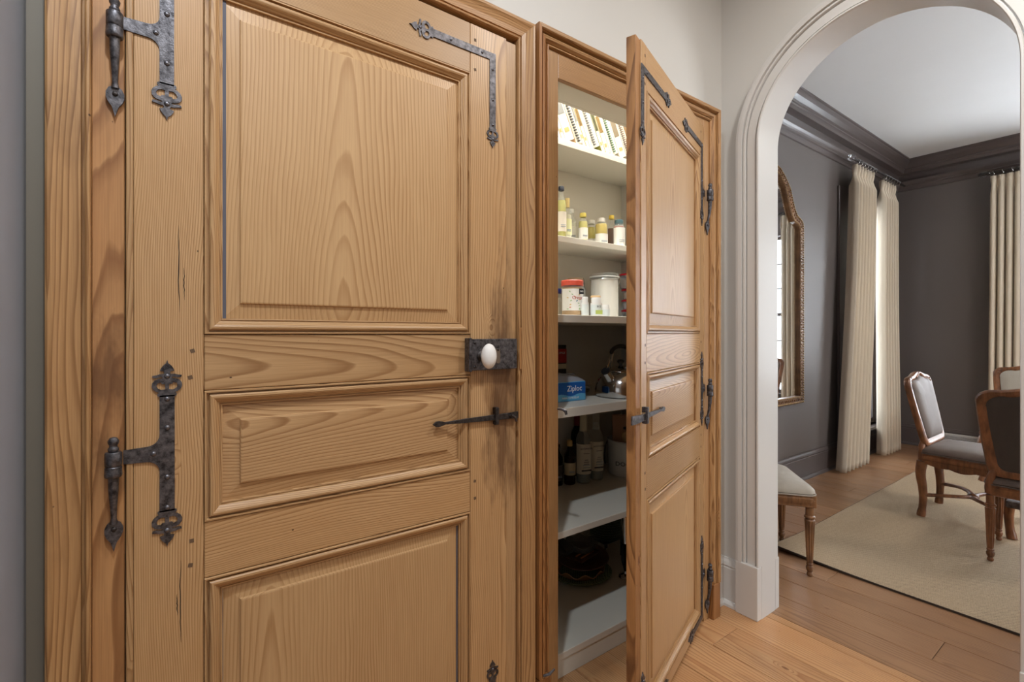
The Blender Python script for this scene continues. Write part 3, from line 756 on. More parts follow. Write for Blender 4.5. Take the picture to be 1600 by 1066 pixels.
bottle('oil_bottle', 'clear bottle with cream stopper and pale yellow label', 886.5, 1.735, Z2, .021, .205, .009, col(236, 214, 150), cglass, col(236, 232, 210), .6, col(240, 240, 190), None, G2, caph=.045)
bottle('oil_bottle', 'clear bottle with small white cap behind the cream-stoppered one', 893.5, 1.80, Z2, .022, .180, .008, WHITE, cglass, col(238, 238, 228), .6, paper, None, G2)
bottle('vinegar_bottle', 'squat bottle with yellow cap and pale label, left of the white caps', 911, 1.74, Z2, .024, .150, .013, col(232, 214, 110), cglass, col(226, 216, 120), .72, paper, None, G2)
bottle('oil_jar', 'oil jar with white cap behind, left of the square oil jar', 924, 1.84, Z2, .025, .155, .017, WHITE, cglass, col(222, 206, 96), .75, paper, '365', G2, capr=.019, lz=(.05, .35))
bottle('oil_jar', 'square jar of golden oil with white cap and low white label', 939.5, 1.74, Z2, .033, .142, .019, WHITE, cglass, col(214, 188, 70), .78, paper, None, G2, sh=.72, capr=.020, lz=(.03, .42))
bottle('syrup_bottle', 'dark syrup bottle with yellow cap beside the teal-capped bottle', 955.5, 1.80, Z2, .022, .190, .008, col(240, 212, 90), cglass, col(112, 62, 40), .62, None, None, G2, capr=.014)
bottle('sauce_bottle', 'squeeze bottle of red sauce with teal cap and tall white label', 967, 1.72, Z2, .031, .145, .020, col(90, 122, 130), cglass, col(158, 92, 72), .75, paper, None, G2, sh=.7, capr=.022, lz=(.04, .7))
Z3 = 1.371
def jar(name, lb, u, Y, z, r, h, lid, lidh, mat, fill, fillh, cat='jar', label=None, txt=None, group=None, lidr=None, X=None, lz=(.2, .75), shoulder=.0):
    X = X or XYp(u, Y); b = thing(name, lb, cat, (X, Y, z+.0003), -.35, group)
    nr = r*(1-shoulder)
    build('body', MB().lathe([(r*.94, 0), (r, .004), (r, h*.72), (nr, h-lidh-.004), (nr, h-lidh)], 28), mat, b)
    if fill: build('contents', MB().lathe([(r*.90, .003), (r*.955, .007), (r*.955, h*min(fillh, .7)), (nr*.93, h*fillh)], 28), fill, b)
    lr = lidr or nr*1.03
    build('lid', MB().lathe([(lr, h-lidh), (lr*1.01, h-lidh+.002), (lr*1.01, h-.003), (lr*.94, h)], 28), lid, b)
    if label:
        m = MB(); a0, a1 = -pi*.99, 0
        m.grid(lambda s_, t_: ((r+.0006)*cos(a0+(a1-a0)*s_), (r+.0006)*sin(a0+(a1-a0)*s_), h*(lz[0]+(lz[1]-lz[0])*t_)), 20, 1)
        lo = build('label', m, label, b)
        if txt: text(txt[0], txt[1], txt[2], lo, (txt[3], -r-.002, txt[4]))
        return b, lo
    return b, None
pj, pl = jar('peanut_butter_jar', 'peanut butter jar with coral red lid and speckled white label', 894, 1.56, Z3, .047, .160, col(232, 96, 76), .024, cglass, col(204, 160, 104), .80, label=col(246, 244, 240, .5), txt=('Creamy', .021, col(190, 80, 70), .012, .082), lz=(.17, .76))
build('badge', MB().box(.012, .034, -.048, -.0475, .098, .121), ink, pl); text('365', .011, WHITE, pl, (.023, -.0488, .110))
rr = random.Random(4)
for i in range(16):
    a = -pi/2+rr.uniform(-.95, .6); zz = rr.uniform(.032, .115)
    M = Matrix.Rotation(a+pi/2, 4, 'Z') @ Matrix.Translation((0, -.0478, zz)) @ Matrix.Rotation(rr.uniform(-1, 1), 4, 'Y')
    build('printed_leaf', MB().plate([[(-.005, 0), (-.001, .0025), (.004, .0015), (.005, 0), (.002, -.002), (-.002, -.002)]], -.0004, .0003, M), col(*rr.choice([(150, 190, 205), (205, 110, 100), (170, 200, 150), (90, 140, 160), (220, 190, 120)])), pl)
jar('spice_jar', 'jar with navy blue lid half hidden behind the left jamb', 870, 1.645, Z3, .021, .130, col(40, 48, 110), .022, cglass, col(200, 190, 170), .7)
def clampjar(lb, u, Y, z, r, h, fill, shoulder, lidcol):
    b, _ = jar('clamp_jar', lb, u, Y, z, r, h, lidcol, .014, cglass, fill, .86, shoulder=shoulder)
    nr = r*(1-shoulder)
    build('seal', MB().lathe([(nr*1.02, h-.020), (nr*1.05, h-.018), (nr*1.05, h-.015), (nr*1.02, h-.0145)], 28), col(196, 130, 110) if shoulder else col(230, 230, 228), b)
    for sx in (1,):
        p = [(nr*.96*cos(a), nr*.96*sin(a)-.0, h-.03+.0) for a in [radians(q) for q in range(0, 361, 20)]]
        build('wire_band', MB().tube([(x*1.09, y*1.09, z_) for x, y, z_ in p[:-1]], .0014, 6, True), chrome, b)
        build('clamp', MB().tube([(nr*1.0, -.010, h+.002), (nr*1.12, -.008, h-.008), (nr*1.20, -.006, h-.028), (nr*1.12, -.004, h-.055), (nr*1.08, .006, h-.052), (nr*1.14, .008, h-.02), (nr*.98, .010, h+.002)], .0016, 6), chrome, b)
    return b
clampjar('round-shouldered glass clamp jar with terracotta seal behind the peanut butter', 899, 1.84, Z3, .056, .215, col(232, 230, 224, .8), .28, col(206, 178, 150))
clampjar('large straight glass canister of white flour with a wire clamp', 944.5, 1.72, Z3, .072, .232, col(238, 234, 226, .8), 0, cglass)
jar('spice_jar', 'small jar with tan lid in front of the flour canister', 930.5, 1.60, Z3, .023, .105, col(222, 190, 140), .010, cglass, col(196, 152, 110), .8)
G3 = 'white vitamin bottles'
for u, Y, r, h, lb in ((914, 1.50, .016, .086, 'slim white vitamin bottle touching the peanut butter jar'), (931.5, 1.49, .025, .085, 'widest white vitamin bottle, with green and black print'), (946.5, 1.49, .018, .055, 'shortest white vitamin bottle, right of the widest one')):
    b, l = jar('vitamin_bottle', lb, u, Y, Z3, r, h, WHITE, h*.24, WHITE, None, 0, 'bottle', label=col(232, 240, 240, .5), group=G3, shoulder=.22, lz=(.08, .62), lidr=r*.82)
    if r > .02:
        text('B12', .012, ink, l, (0, -r-.0018, h*.52)); build('print', MB().box(-r*.6, r*.7, -r-.0012, -r-.0006, h*.14, h*.34), col(196, 214, 120), l)
# stack of plastic tubs with red lids
tub_m = thin_clear('tub_plastic', srgb(225, 230, 235), .3, .15); zz = Z3; red = col(190, 30, 44, .35)
for i, (r, h, c, lb) in enumerate(((.066, .058, (120, 108, 92), 'bottom red-lidded tub of the stack, yellow sticker on it'), (.066, .054, (206, 200, 200), 'second red-lidded tub from the bottom, pale contents'),
                        (.066, .058, (196, 168, 136), 'third red-lidded tub from the bottom, beige contents'), (.082, .082, (170, 140, 110), 'top and widest red-lidded tub of the stack'))):
    Y = 1.74; X = XYp(990, Y)
    b = thing('food_tub', lb, 'container', (X, Y, zz+.0004), -.35, 'red-lidded tubs stacked by the open door')
    build('tub', MB().lathe([(r*.84, 0), (r*.88, .003), (r*.96, h-.012)], 28), tub_m, b)
    build('contents', MB().lathe([(r*.80, .003), (r*.86, h*.6), (r*.5, h*.72), (.0001, h*.74)], 20), col(*c, .8), b)
    build('lid', MB().lathe([(r*.99, h-.012), (r, h-.010), (r, h-.003), (r*.9, h-.0005), (.0001, h-.001)], 28), red, b)
    if i == 0:
        m = MB(); m.grid(lambda s_, t_: (r*.94*cos(-2.6+1.1*s_), r*.94*sin(-2.6+1.1*s_), .010+.026*t_), 8, 1); st = build('sticker', m, col(226, 214, 40), b)
        text('DARK', .013, ink, st, (-.040, -.052, .023), (pi/2, 0, -.60))
    zz += h
# shelf with kettle
Z4 = 1.016
bb = thing('freezer_bag_box', 'bright blue carton of freezer bags on the kettle shelf', 'box', (1.385, 1.485, Z4+.0004), -.03)
blue = col(20, 96, 178, .4); lblue = col(96, 176, 220, .4)
build('carton', MB().box(-.11, .085, 0, .12, 0, .078), blue, bb, .001)
build('top_flap', MB().box(-.11, .085, .001, .12, .078, .080), lblue, bb)
m = MB(); pts = [(-.11, .002), (.0845, .002), (.0845, .028)]+[(.0845-.1945*i/16, .026+.005*sin(i*.7)) for i in range(1, 17)]
build('wave_band', MB().plate([pts], -.0006, 0), lblue, bb)
text('Ziploc', .034, WHITE, bb, (.022, -.0012, .052), sx=.95); text('PARA CONGELAR', .0115, WHITE, bb, (.0, -.0014, .014))
q = N('plastic_film'); q.set(Base_Color=(.7, .72, .8, 1), Roughness=.15, Alpha=.45); film = q.m
m = MB(); rr = random.Random(3)
def ft(a, b_):
    x, y = -.5+a, -.5+b_; return (x*.19, y*.13, max(0, .030*(1-(2*x)**4)*(1-(2*y)**4)*(1+.3*sin(9*a+3)*cos(7*b_))))
m.grid(ft, 18, 12); o = build('plastic_bag', m, film, None, loc=(1.385, 1.55, Z4+.0815)); meta(o, 'crumpled translucent plastic bag lying on the blue box', 'plastic bag')
t = thing('spice_tin', 'tall black and red tin behind the blue box', 'tin', (XYp(874.5, 1.84), 1.84, Z4), -.2)
build('body', MB().box(-.028, .028, -.02, .02, 0, .225), col(34, 28, 28), t, .002)
build('red_label', MB().box(-.028, .0285, -.0206, -.0202, .135, .205), col(168, 30, 34), t); build('cream_label', MB().box(-.026, .028, -.0208, -.0203, .105, .130), col(214, 196, 160), t)
text('SPICE', .014, WHITE, t, (.002, -.0215, .185))
o = build('napkin_ring', MB().lathe([(.017, 0), (.018, .003), (.018, .022), (.017, .025), (.015, .022), (.015, .003)], 20, Matrix.Translation((0, 0, .0185)) @ Matrix.Rotation(pi/2, 4, 'Y')), chrome, None, loc=(XYp(912, 1.66), 1.66, Z4)); meta(o, 'small metal ring lying between the blue box and kettle', 'ring')
# kettle
kt = thing('kettle', 'polished stainless whistling kettle with black arched handle', 'kettle', (1.690, 1.480, Z4+.0004), radians(5))
r = .116
build('body', MB().lathe([(r*.90, 0), (r*.97, .004), (r, .014), (r, .030), (r*.985, .052), (r*.90, .078), (r*.74, .100), (r*.60, .110), (r*.56, .112)], 40), chrome, kt)
lid = build('lid', MB().lathe([(r*.57, .112), (r*.57, .116), (r*.50, .122), (r*.30, .130), (r*.12, .136), (.010, .138)], 32), chrome, kt)
build('lid_knob', MB().lathe([(.007, .138), (.008, .146), (.016, .152), (.017, .160), (.010, .165), (.0001, .166)], 20), black, lid)
sp = build('spout', MB().tube([(-.080, -.01, .070), (-.102, -.012, .094), (-.126, -.014, .118)], [.021, .019, .0175], 18), chrome, kt)
build('spout_cap', MB().tube([(-.126, -.014, .118), (-.131, -.0145, .123)], [.0195, .019], 18), black, sp)
build('spout_lever', MB().plate([[(-.122, .130), (-.108, .148), (-.098, .172), (-.104, .168), (-.120, .142)]], -.02, -.008), chrome, sp, .001)
for s in (-1, 1):
    build('handle_bracket', MB().tube([(s*.080, -.006, .104), (s*.088, -.006, .122), (s*.076, -.006, .150), (s*.072, -.006, .172), (s*.064, -.006, .196)], .0032, 8), chrome, kt)
    build('handle_bracket', MB().tube([(s*.080, .006, .104), (s*.088, .006, .122), (s*.076, .006, .150), (s*.072, .006, .172), (s*.064, .006, .196)], .0032, 8), chrome, kt)
build('handle_grip', MB().tube([(.066*cos(a)*1.06, 0, .192+.034*sin(a)) for a in [pi*i/16 for i in range(17)]], [.006]+[.0095]*15+[.006], 12, flat=1.0), black, kt)
# shelf with liquor bottles
Z5 = .552
G5 = 'bottles on the liquor shelf'
bottle('liquor_bottle', 'amber whisky bottle with cork top and small cream label', 0, 1.775, Z5, .029, .215, .011, col(196, 160, 96, .7), aglass, col(86, 44, 18, .3), .6, col(208, 190, 150), None, G5, caph=.028, X=1.650, lz=(.22, .5))
bottle('liquor_bottle', 'dark squat bottle half hidden by the left jamb', 0, 1.80, Z5, .030, .20, .013, black, dglass, None, 0, col(60, 52, 44), None, G5, X=1.588)
bottle('wine_bottle', 'dark wine bottle with red foil neck behind the clear bottles', 0, 1.865, Z5, .036, .335, .0145, col(120, 24, 28), dglass, None, 0, col(70, 60, 50), None, G5, caph=.075, X=1.79, sh=.60)
for X, Y, lb, cap in ((1.722, 1.752, 'clear spirit bottle with cream label and sealed cork, nearer of the pair', col(206, 196, 168)), (1.815, 1.755, 'clear spirit bottle with cream label beside the white pail', cglass)):
    b = bottle('spirit_bottle', lb, 0, Y, Z5, .0375, .342, .0145, cap, cglass, col(120, 130, 128, .25), .30, col(222, 214, 194, .7), 'BAYSWATER', G5, caph=.085, X=X, sh=.60, lz=(.14, .575), tcol=ink)
    for ch in b.children:
        if ch.name.startswith('label'):
            for k in ch.children:
                if k.name.startswith('lettering'): k.scale = (.72, .72, .72); k.location.z = .175
            for zz, ww in ((.150, .016), (.118, .010), (.108, .014), (.098, .014)): build('print', MB().box(-ww, ww, -.0392, -.0386, zz, zz+.003), col(120, 116, 108), ch)
            build('label_band', MB().box(-.026, .026, -.0392, -.0380, .064, .071), col(60, 56, 52), ch)
pw = thing('white_pail', 'white enamel pail lettered DOG holding a paper bag of treats', 'bucket', (2.035, 1.725, Z5+.0004), -1.14)
build('pail', MB().lathe([(.098, 0), (.106, .002), (.107, .006), (.113, .175), (.117, .180), (.113, .184), (.110, .178), (.103, .010), (.0001, .008)], 40), col(226, 226, 222, .3), pw)
text('DOG', .030, ink, pw, (.0, -.1145, .070), sx=1.15)
build('pail_handle', MB().tube([(-.114, -.01, .165), (-.122, -.03, .13), (-.128, -.03, .085), (-.122, -.045, .062), (-.112, -.06, .050)], .0038, 8), iron, pw)
tb = thing('treat_bag', 'brown paper bag with a round dark emblem standing in the white pail', 'bag', (2.035, 1.735, Z5+.0104), -.80)
m = MB(); m.loft([[(-.07, -.045, 0), (.07, -.045, 0), (.07, .045, 0), (-.07, .045, 0)], [(-.078, -.05, .16), (.078, -.05, .16), (.078, .05, .16), (-.078, .05, .16)], [(-.082, -.012, .30), (.082, -.012, .30), (.082, .008, .30), (-.082, .008, .30)]], True, False)
build('bag', m, col(168, 130, 104, .8), tb, .003)
c0 = [(.024*cos(a)+.01, .232+.024*sin(a)) for a in [2*pi*i/28 for i in range(28)]]
MT = Matrix.Translation((0, -.0335, 0)) @ Matrix.Translation((0, 0, .23)) @ Matrix.Rotation(radians(-15), 4, 'X') @ Matrix.Translation((0, 0, -.23))
build('emblem', MB().plate([c0, [(x*.78+.0022, (z-.232)*.78+.232) for x, z in c0]], -.002, 0, MT).plate([[(-.024, .226), (.044, .226), (.044, .240), (-.024, .240)]], -.0026, 0, MT), col(40, 34, 34), tb)
m2 = MB().lathe([(.0001, -.03), (.022, -.024), (.032, 0), (.028, .02), (.0001, .032)], 16); m2.v = [(x, y*.12-.051, z+.19) for x, y, z in m2.v]
build('printed_picture', m2, col(204, 176, 132, .8), tb)
# bottom shelf
Z6 = .095
pt = thing('serving_platter', 'large round green-rimmed platter at the bottom of the stack', 'plate', (1.700, 1.762, Z6+.0004))
q = N('green_check_glaze'); tcn = q.n('ShaderNodeTexCoord').outputs['Object']; ck = q.n('ShaderNodeTexChecker'); ck.inputs['Scale'].default_value = 130; q.l(tcn, ck.inputs[0]); ck.inputs[1].default_value = srgb(150, 164, 132); ck.inputs[2].default_value = srgb(92, 112, 84); q.l(ck.outputs[0], q.b.inputs['Base Color']); q.set(Roughness=.25)
build('rim', MB().lathe([(.125, .008), (.160, .020), (.163, .023), (.158, .024), (.124, .012)], 48), q.m, pt)
build('well', MB().lathe([(.07, 0), (.10, .001), (.126, .008), (.125, .0115), (.09, .005), (.0001, .005)], 48), col(88, 104, 84, .3), pt)
def wavy(name, lb, r, z, hgt, amp, n, mat, loc, tilt=(0, 0, 0), cat='dish', group=None):
    m = MB(); rings = []
    for rr_, zz in ((r*.62, 0), (r*.74, .001), (r*.92, hgt*.7), (r, hgt), (r*.985, hgt+.003), (r*.90, hgt*.72), (r*.72, .005), (.001, .005)):
        rings.append([(rr_*cos(a), rr_*sin(a), zz+(amp*cos(n*a)*(rr_/r)**4 if rr_ > r*.8 else 0)) for a in [2*pi*i/96 for i in range(96)]])
    m.loft(rings, True, True); o = build(name, m, mat, None, loc=loc); o.rotation_euler = tilt; return meta(o, lb, cat, group)
wavy('pie_dish', 'brown pie dish with a deep wavy rim on the green platter', .128, 0, .034, .010, 9, col(168, 124, 84, .3), (1.700, 1.762, Z6+.0065))
wavy('wooden_bowl', 'dark brown shallow wooden bowl on the pie dish', .135, 0, .026, .001, 4, col(98, 62, 44, .3), (1.735, 1.775, Z6+.052), (radians(4), radians(-4), 0), 'bowl')
tray = thing('slatted_tray', 'small dark tray with two pale wooden slats on the wooden bowl', 'tray', (1.735, 1.765, Z6+.082)); tray.rotation_euler = (0, 0, .2)
build('tray_base', MB().box(-.085, .085, -.05, .05, 0, .010), col(84, 50, 34, .35), tray, .003)
for yy in (-.03, .0): build('slat', MB().box(-.06, .05, yy, yy+.006, .0102, .014), col(206, 140, 90, .4), tray)
wavy('black_pan', 'black round baking pan leaning at the left of the bottom shelf', .10, 0, .03, 0, 1, col(52, 50, 50, .3), (1.555, 1.80, Z6+.150), (radians(12), radians(14), 0), 'pan')
wavy('wavy_glass_bowl', 'dark glass bowl with wavy shiny rim on top of the pile', .085, 0, .035, .006, 7, thin_clear('smoky_glass', srgb(110, 108, 104), .5), (1.745, 1.79, Z6+.102), (0, 0, 0), 'bowl')
gp = thin_clear('green_glass', srgb(140, 165, 148), .45)
for i in range(9):
    o = build('glass_plate', MB().lathe([(.045, 0), (.085, .008), (.088, .010), (.085, .011), (.045, .003), (.0001, .003)], 28), gp, None, loc=(1.965, 1.825, Z6+.10+i*.0135)); meta(o, 'thin dark glass plate, %s in the stack behind the vase' % ('topmost', 'second from the top', 'third from the top', 'fourth from the top', 'middle one', 'fourth from the bottom', 'third from the bottom', 'second from the bottom', 'lowest')[8-i], 'plate', 'stacked glass plates')
o = thing('plate_rack', 'dark metal rack holding the glass plates', 'rack', (1.965, 1.825, Z6+.0004))
build('rack_base', MB().box(-.07, .07, -.06, .06, .088, .095), iron_d, o, .002)
for a, b_ in ((-.062, -.052), (.062, -.052), (-.062, .052), (.062, .052)): build('leg', MB().tube([(a, b_, 0), (a, b_, .089)], .004, 8), iron_d, o)
vz = thing('glass_vase', 'tall slender silver and glass vase beside the open door', 'vase', (1.862, 1.600, Z6+.0004))
build('foot', MB().lathe([(.034, 0), (.036, .004), (.030, .010), (.010, .018), (.008, .03)], 28), chrome, vz)
build('stem', MB().lathe([(.008, .03), (.012, .05), (.020, .08), (.024, .14), (.020, .17)], 28, flute=(14, .2, .05, .16)), dglass, vz)
build('cup', MB().lathe([(.020, .17), (.022, .21), (.025, .30), (.026, .34), (.023, .30), (.018, .18)], 28), chrome, vz)

# ================================================================ DINING ROOM
# rug with a slightly curled near corner
q = N('sisal'); tc = q.n('ShaderNodeTexCoord').outputs['Object']
wv = q.n('ShaderNodeTexWave', wave_type='BANDS', bands_direction='DIAGONAL'); wv.inputs['Scale'].default_value = 34; wv.inputs['Distortion'].default_value = 1.5; q.l(tc, wv.inputs[0])
w2 = q.n('ShaderNodeTexWave', wave_type='BANDS', bands_direction='X'); w2.inputs['Scale'].default_value = 42; w2.inputs['Distortion'].default_value = 1.5; q.l(tc, w2.inputs[0])
nz = q.noise(tc, 160, 3, .7); h = q.math('ADD', q.math('MULTIPLY', wv.outputs[1], w2.outputs[1]), nz)
q.l(q.ramp(h, [(.3, srgb(124, 104, 80)), (1.0, srgb(194, 170, 138))]), q.b.inputs['Base Color']); q.set(Roughness=.95); q.bump(h, .5, .003)
RX0, RX1, RY0, RY1 = 2.985, 6.15, -2.2, 1.425
def rugz(x, y):
    d = math.hypot((x-RX0)/.45, (y-RY1)/.55); return .022*max(0, 1-d)**1.6
m = MB()
def rg(a, b, dz):
    x = RX0+(RX1-RX0)*a**1.5; y = RY1+(RY0-RY1)*b**1.5; e = .010*max(0, 1-d2(x, y)) ; return (x, y, dz+rugz(x, y))
def d2(x, y): return math.hypot((x-RX0)/.3, (y-RY1)/.3)
rug = thing('rug', 'flat woven beige sisal rug with a dark bound edge, curling up at its corner', 'rug')
build('weave', MB().grid(lambda a, b: rg(a, b, .0105), 40, 40), q.m, rug)
edge = [rg(0, 1-i/30, 0) for i in range(31)]+[rg(i/30, 0, 0) for i in range(1, 31)]
sd = [((1, 0, 0) if i < 30 else ((1, -1, 0) if i == 30 else (0, -1, 0)), (0, 0, 1)) for i in range(61)]
build('binding', sweep(MB(), edge, [(-.003, .0006), (.012, .0006), (.012, .0103), (-.003, .0103)], side=sd), col(60, 48, 38, .8), rug)

# curtains
def curtain(name, label, along, x0b, x1b, x0t, x1t, wall, ztop, folds, amp, seed, sgn=-1, group=None):
    """fabric hanging 'along' x or y; wall = coordinate of its mean plane; bottom spans x0b..x1b, top x0t..x1t"""
    rr = random.Random(seed); t = thing(name, label, 'curtain', group=group)
    ph = [rr.uniform(-.5, .5) for _ in range(folds+2)]
    def fn(a, b):
        z = .018+(ztop-.018)*b
        f = a*folds; tb = min(1, b*1.0)
        k = 1-(1-tb)**1; w0 = x0b+(x0t-x0b)*min(1, b**.8); w1 = x1b+(x1t-x1b)*min(1, b**.8)
        zz = (ztop-z)
        pinch = max(0, 1-abs(zz-.105)/.09)
        am = amp*(1-.65*pinch)*(1 if zz > .1 else .55+.45*zz/.1)
        wob = .012*sin(2.1*b*3+ph[0]*6)
        s_ = sin(2*pi*(f+wob*(1-b))); c_ = cos(2*pi*(f+wob*(1-b)))
        off = am*(s_*abs(s_)**-.25 if abs(s_) > 1e-6 else 0)+.010*sin(5*b+ph[0]*9)*(1-b)
        p = w0+(w1-w0)*a+.010*c_*(1-pinch)
        return (p, wall+sgn*off, z) if along == 'x' else (wall+sgn*off, p, z)
    m = MB().grid(fn, folds*16, 60); o = build('fabric', m, curtain_m, t)
    sol = o.modifiers.new('s', 'SOLIDIFY'); sol.thickness = .004
    hm = MB().grid(lambda a, b: tuple(Vector(fn(a, .0+.042*b))+(Vector((0, sgn*.003, 0)) if along == 'x' else Vector((sgn*.003, 0, 0)))), folds*16, 3)
    build('hem', hm, curtain_m, t)
    return t
def rod(label, along, a0, a1, wall, z, rings, fin):
    t = thing('curtain_rod', label, 'curtain rod'); P = (lambda a, o=0, dz=0: (a, wall+o, z+dz)) if along == 'x' else (lambda a, o=0, dz=0: (wall+o, a, z+dz))
    build('pole', MB().tube([P(a0), P(a1)], .012, 12), iron_d, t)
    s = -1 if fin == a0 else 1
    prof = [(0, .012), (.010, .014), (.02, .026), (.035, .034), (.06, .032), (.09, .018), (.11, .006), (.125, .001)]
    build('finial', MB().tube([P(fin+s*a) for a, r in prof], [r for a, r in prof], 14), clear('cut_glass_'+along, (.9, .95, 1, 1), .05, 1.5), t)
    for a in rings:
        build('ring', MB().tube([P(a+.006*sin(3*g), .020*cos(g), -.008+.024*sin(g)) for g in [2*pi*i/16 for i in range(16)]], .0028, 6, True), chrome, t)
    return t
GC = 'pinch-pleated curtains on the left dining wall'
curtain('pleated_curtain', 'beige pinch-pleated curtain left of the narrow window gap, beside the mirror', 'x', 5.06, 5.70, 5.38, 5.88, 1.815, 2.925, 7, .052, 2, group=GC)
curtain('pleated_curtain', 'beige pinch-pleated curtain right of the narrow window gap, nearest the room corner', 'x', 6.12, 6.66, 6.17, 6.60, 1.835, 2.925, 6, .050, 5, group=GC)
curtain('far_wall_curtain', 'pale pleated curtain on the dark far wall, at the right edge of the arch', 'y', 1.14, .65, 1.12, .64, 6.98, 2.93, 8, .038, 9, sgn=-1)
rod('dark curtain rod with glass finial above the pair of left wall curtains', 'x', 5.33, 6.80, 1.80, 2.965, [5.44+.075*i for i in range(7)]+[6.19+.08*i for i in range(6)], 5.33)
rod('dark curtain rod with glass finial on the far wall', 'y', 1.22, -.9, 6.97, 2.965, [1.10-.068*i for i in range(8)], 1.22)

# mirror
mi = thing('wall_mirror', 'tall arched-shoulder mirror with beaded bronze frame on the dining wall', 'mirror', (4.05, 1.949, 0))
hw = .50
def mout(i):
    a = hw-i; z0 = .70+i
    R_ = [(a, z0), (a, 2.235-i*.6)]
    R_ += [(a-.015-.035*t, 2.27+.02*t-i*.8) for t in (0, .5, 1)]
    R_ += [(.43-i+(-.17)*t, 2.30+.22*t**1.2-.04*sin(pi*t)-i) for t in (.25, .5, .75, 1)]
    R_ += [(.20-i*.4, 2.575-i), (.16-i*.3, 2.61-i), (.08, 2.66-i), (0, 2.68-i)]
    return R_+[(-x, z) for x, z in R_[-2::-1]]
bronze = chairwood('aged_bronze_gilt', srgb(74, 48, 30), srgb(140, 100, 62))
beadm = iron_mat('gilt_beads', srgb(120, 90, 56), srgb(190, 160, 120), .35)
O_, I1 = mout(0), mout(.055)
build('frame', MB().plate([O_, I1[::-1]], -.035, -.002), bronze, mi, .004)
mir = plain('mirror_silver', (.82, .84, .86, 1), .02, 1)
build('mirror_glass', MB().plate([mout(.050)], -.012, -.004), mir, mi)
def along_poly(P, step):
    out = []; acc = 0
    for a, b in zip(P, P[1:]+P[:1]):
        L = math.hypot(b[0]-a[0], b[1]-a[1]); t = (step-acc) if acc else 0
        while t < L: out.append((a[0]+(b[0]-a[0])*t/L, a[1]+(b[1]-a[1])*t/L)); t += step
        acc = (L-(t-step)) % step
    return out
for nm, inset, r, st in (('outer_beading', .004, .009, .021), ('inner_beading', .050, .006, .014)):
    m = MB()
    for x, z in along_poly(mout(inset), st): m.lathe([(.0005, -r), (r*.8, -r*.5), (r, 0), (r*.8, r*.5), (.0005, r)], 6, Matrix.Translation((x, -.038, z)))
    o = build(nm, m, beadm, mi); o['kind'] = 'stuff'
m = MB()
for k, (x, z) in enumerate(along_poly(mout(.028), .034)):
    m.plate([[(-.011, 0), (0, .011), (.011, 0), (0, -.011)]], -.042, -.034, Matrix.Translation((x, 0, z)) @ Matrix.Rotation(k*.7, 4, 'Y'))
o = build('carved_leaves', m, bronze, mi, .002); o['kind'] = 'stuff'

# air grille on the far baseboard
g = thing('air_grille', 'white slotted air grille low on the far dining wall', 'vent', (7.078, 1.39, .135), pi/2)
build('grille_frame', MB().plate([[(-.20, -.055), (.20, -.055), (.20, .055), (-.20, .055)], [(-.17, -.03), (-.17, .035), (.17, .035), (.17, -.03)]], -.012 , .0), trim_m, g)
build('backing', MB().box(-.17, .17, -.001, .001, -.03, .035), col(60, 60, 60), g)
for i in range(5): build('louvre', MB().box(-.17, .17, -.011, -.003, -.025+i*.0125, -.019+i*.0125), trim_m, g)
for v in [g]: v.rotation_euler = (0, 0, pi*1.5)

# ---------------------------------------------------------------- chairs (local: seat centre at origin, front towards -y, back at +y)
def turned_leg(mb, x, y, h, r=.026, M=None):
    pr = [(.010, 0), (.014, .004), (.015, .012), (.011, .022), (.017, .034), (.019, .048), (.014, .058), (.0165, .062), (.0165, .068), (.0135, .072),
          (r*.62, .078), (r*.98, h-.075), (r*.80, h-.070), (r*.80, h-.064), (r*1.05, h-.060), (r*1.05, h-.054), (r*.78, h-.048), (r*.78, h-.0)]
    pr = pr[:11]+[(r*.62+(r*.36)*t/8, .078+(h-.153)*t/8) for t in range(1, 8)]+pr[11:]
    return mb.lathe(pr, 40, Matrix.Translation((x, y, 0)), flute=(10, .22, .085, h-.085))
def cabriole(mb, x, y, ox, oy, h):
    n = 14; path = []; rad = []
    for i in range(n+1):
        t = i/n; z = h*(1-t)
        s_ = .018*sin(pi*min(1, t/.42))*(1 if t < .42 else 0)-.009*sin(pi*(t-.42)/.43)*(1 if .42 <= t < .85 else 0)+.016*((t-.85)/.15 if t > .85 else 0)
        path.append((x+ox*s_, y+oy*s_, z)); rad.append(.033-.011*min(1, t/.8)+(.004 if t > .9 else 0))
    mb.tube(path, rad, 12)
    mb.lathe([(.016, 0), (.021, .006), (.022, .018), (.016, .028), (.0001, .032)], 14, Matrix.Translation((x+ox*.014, y+oy*.014, 0)))
    return mb
def seat_outline(w, wb, d, ins, n=6, r=.05):
    hw_, hb = w/2-ins, wb/2-ins; y0, y1 = -d/2+ins, d/2-ins; P = []
    for cx, cy, a0 in ((hw_-r, y0+r, -90), (hb-r, y1-r, 0), (-hb+r, y1-r, 90), (-hw_+r, y0+r, 180)):
        P += [(cx+r*cos(radians(a0+90*i/n)), cy+r*sin(radians(a0+90*i/n))) for i in range(n+1)]
    return P
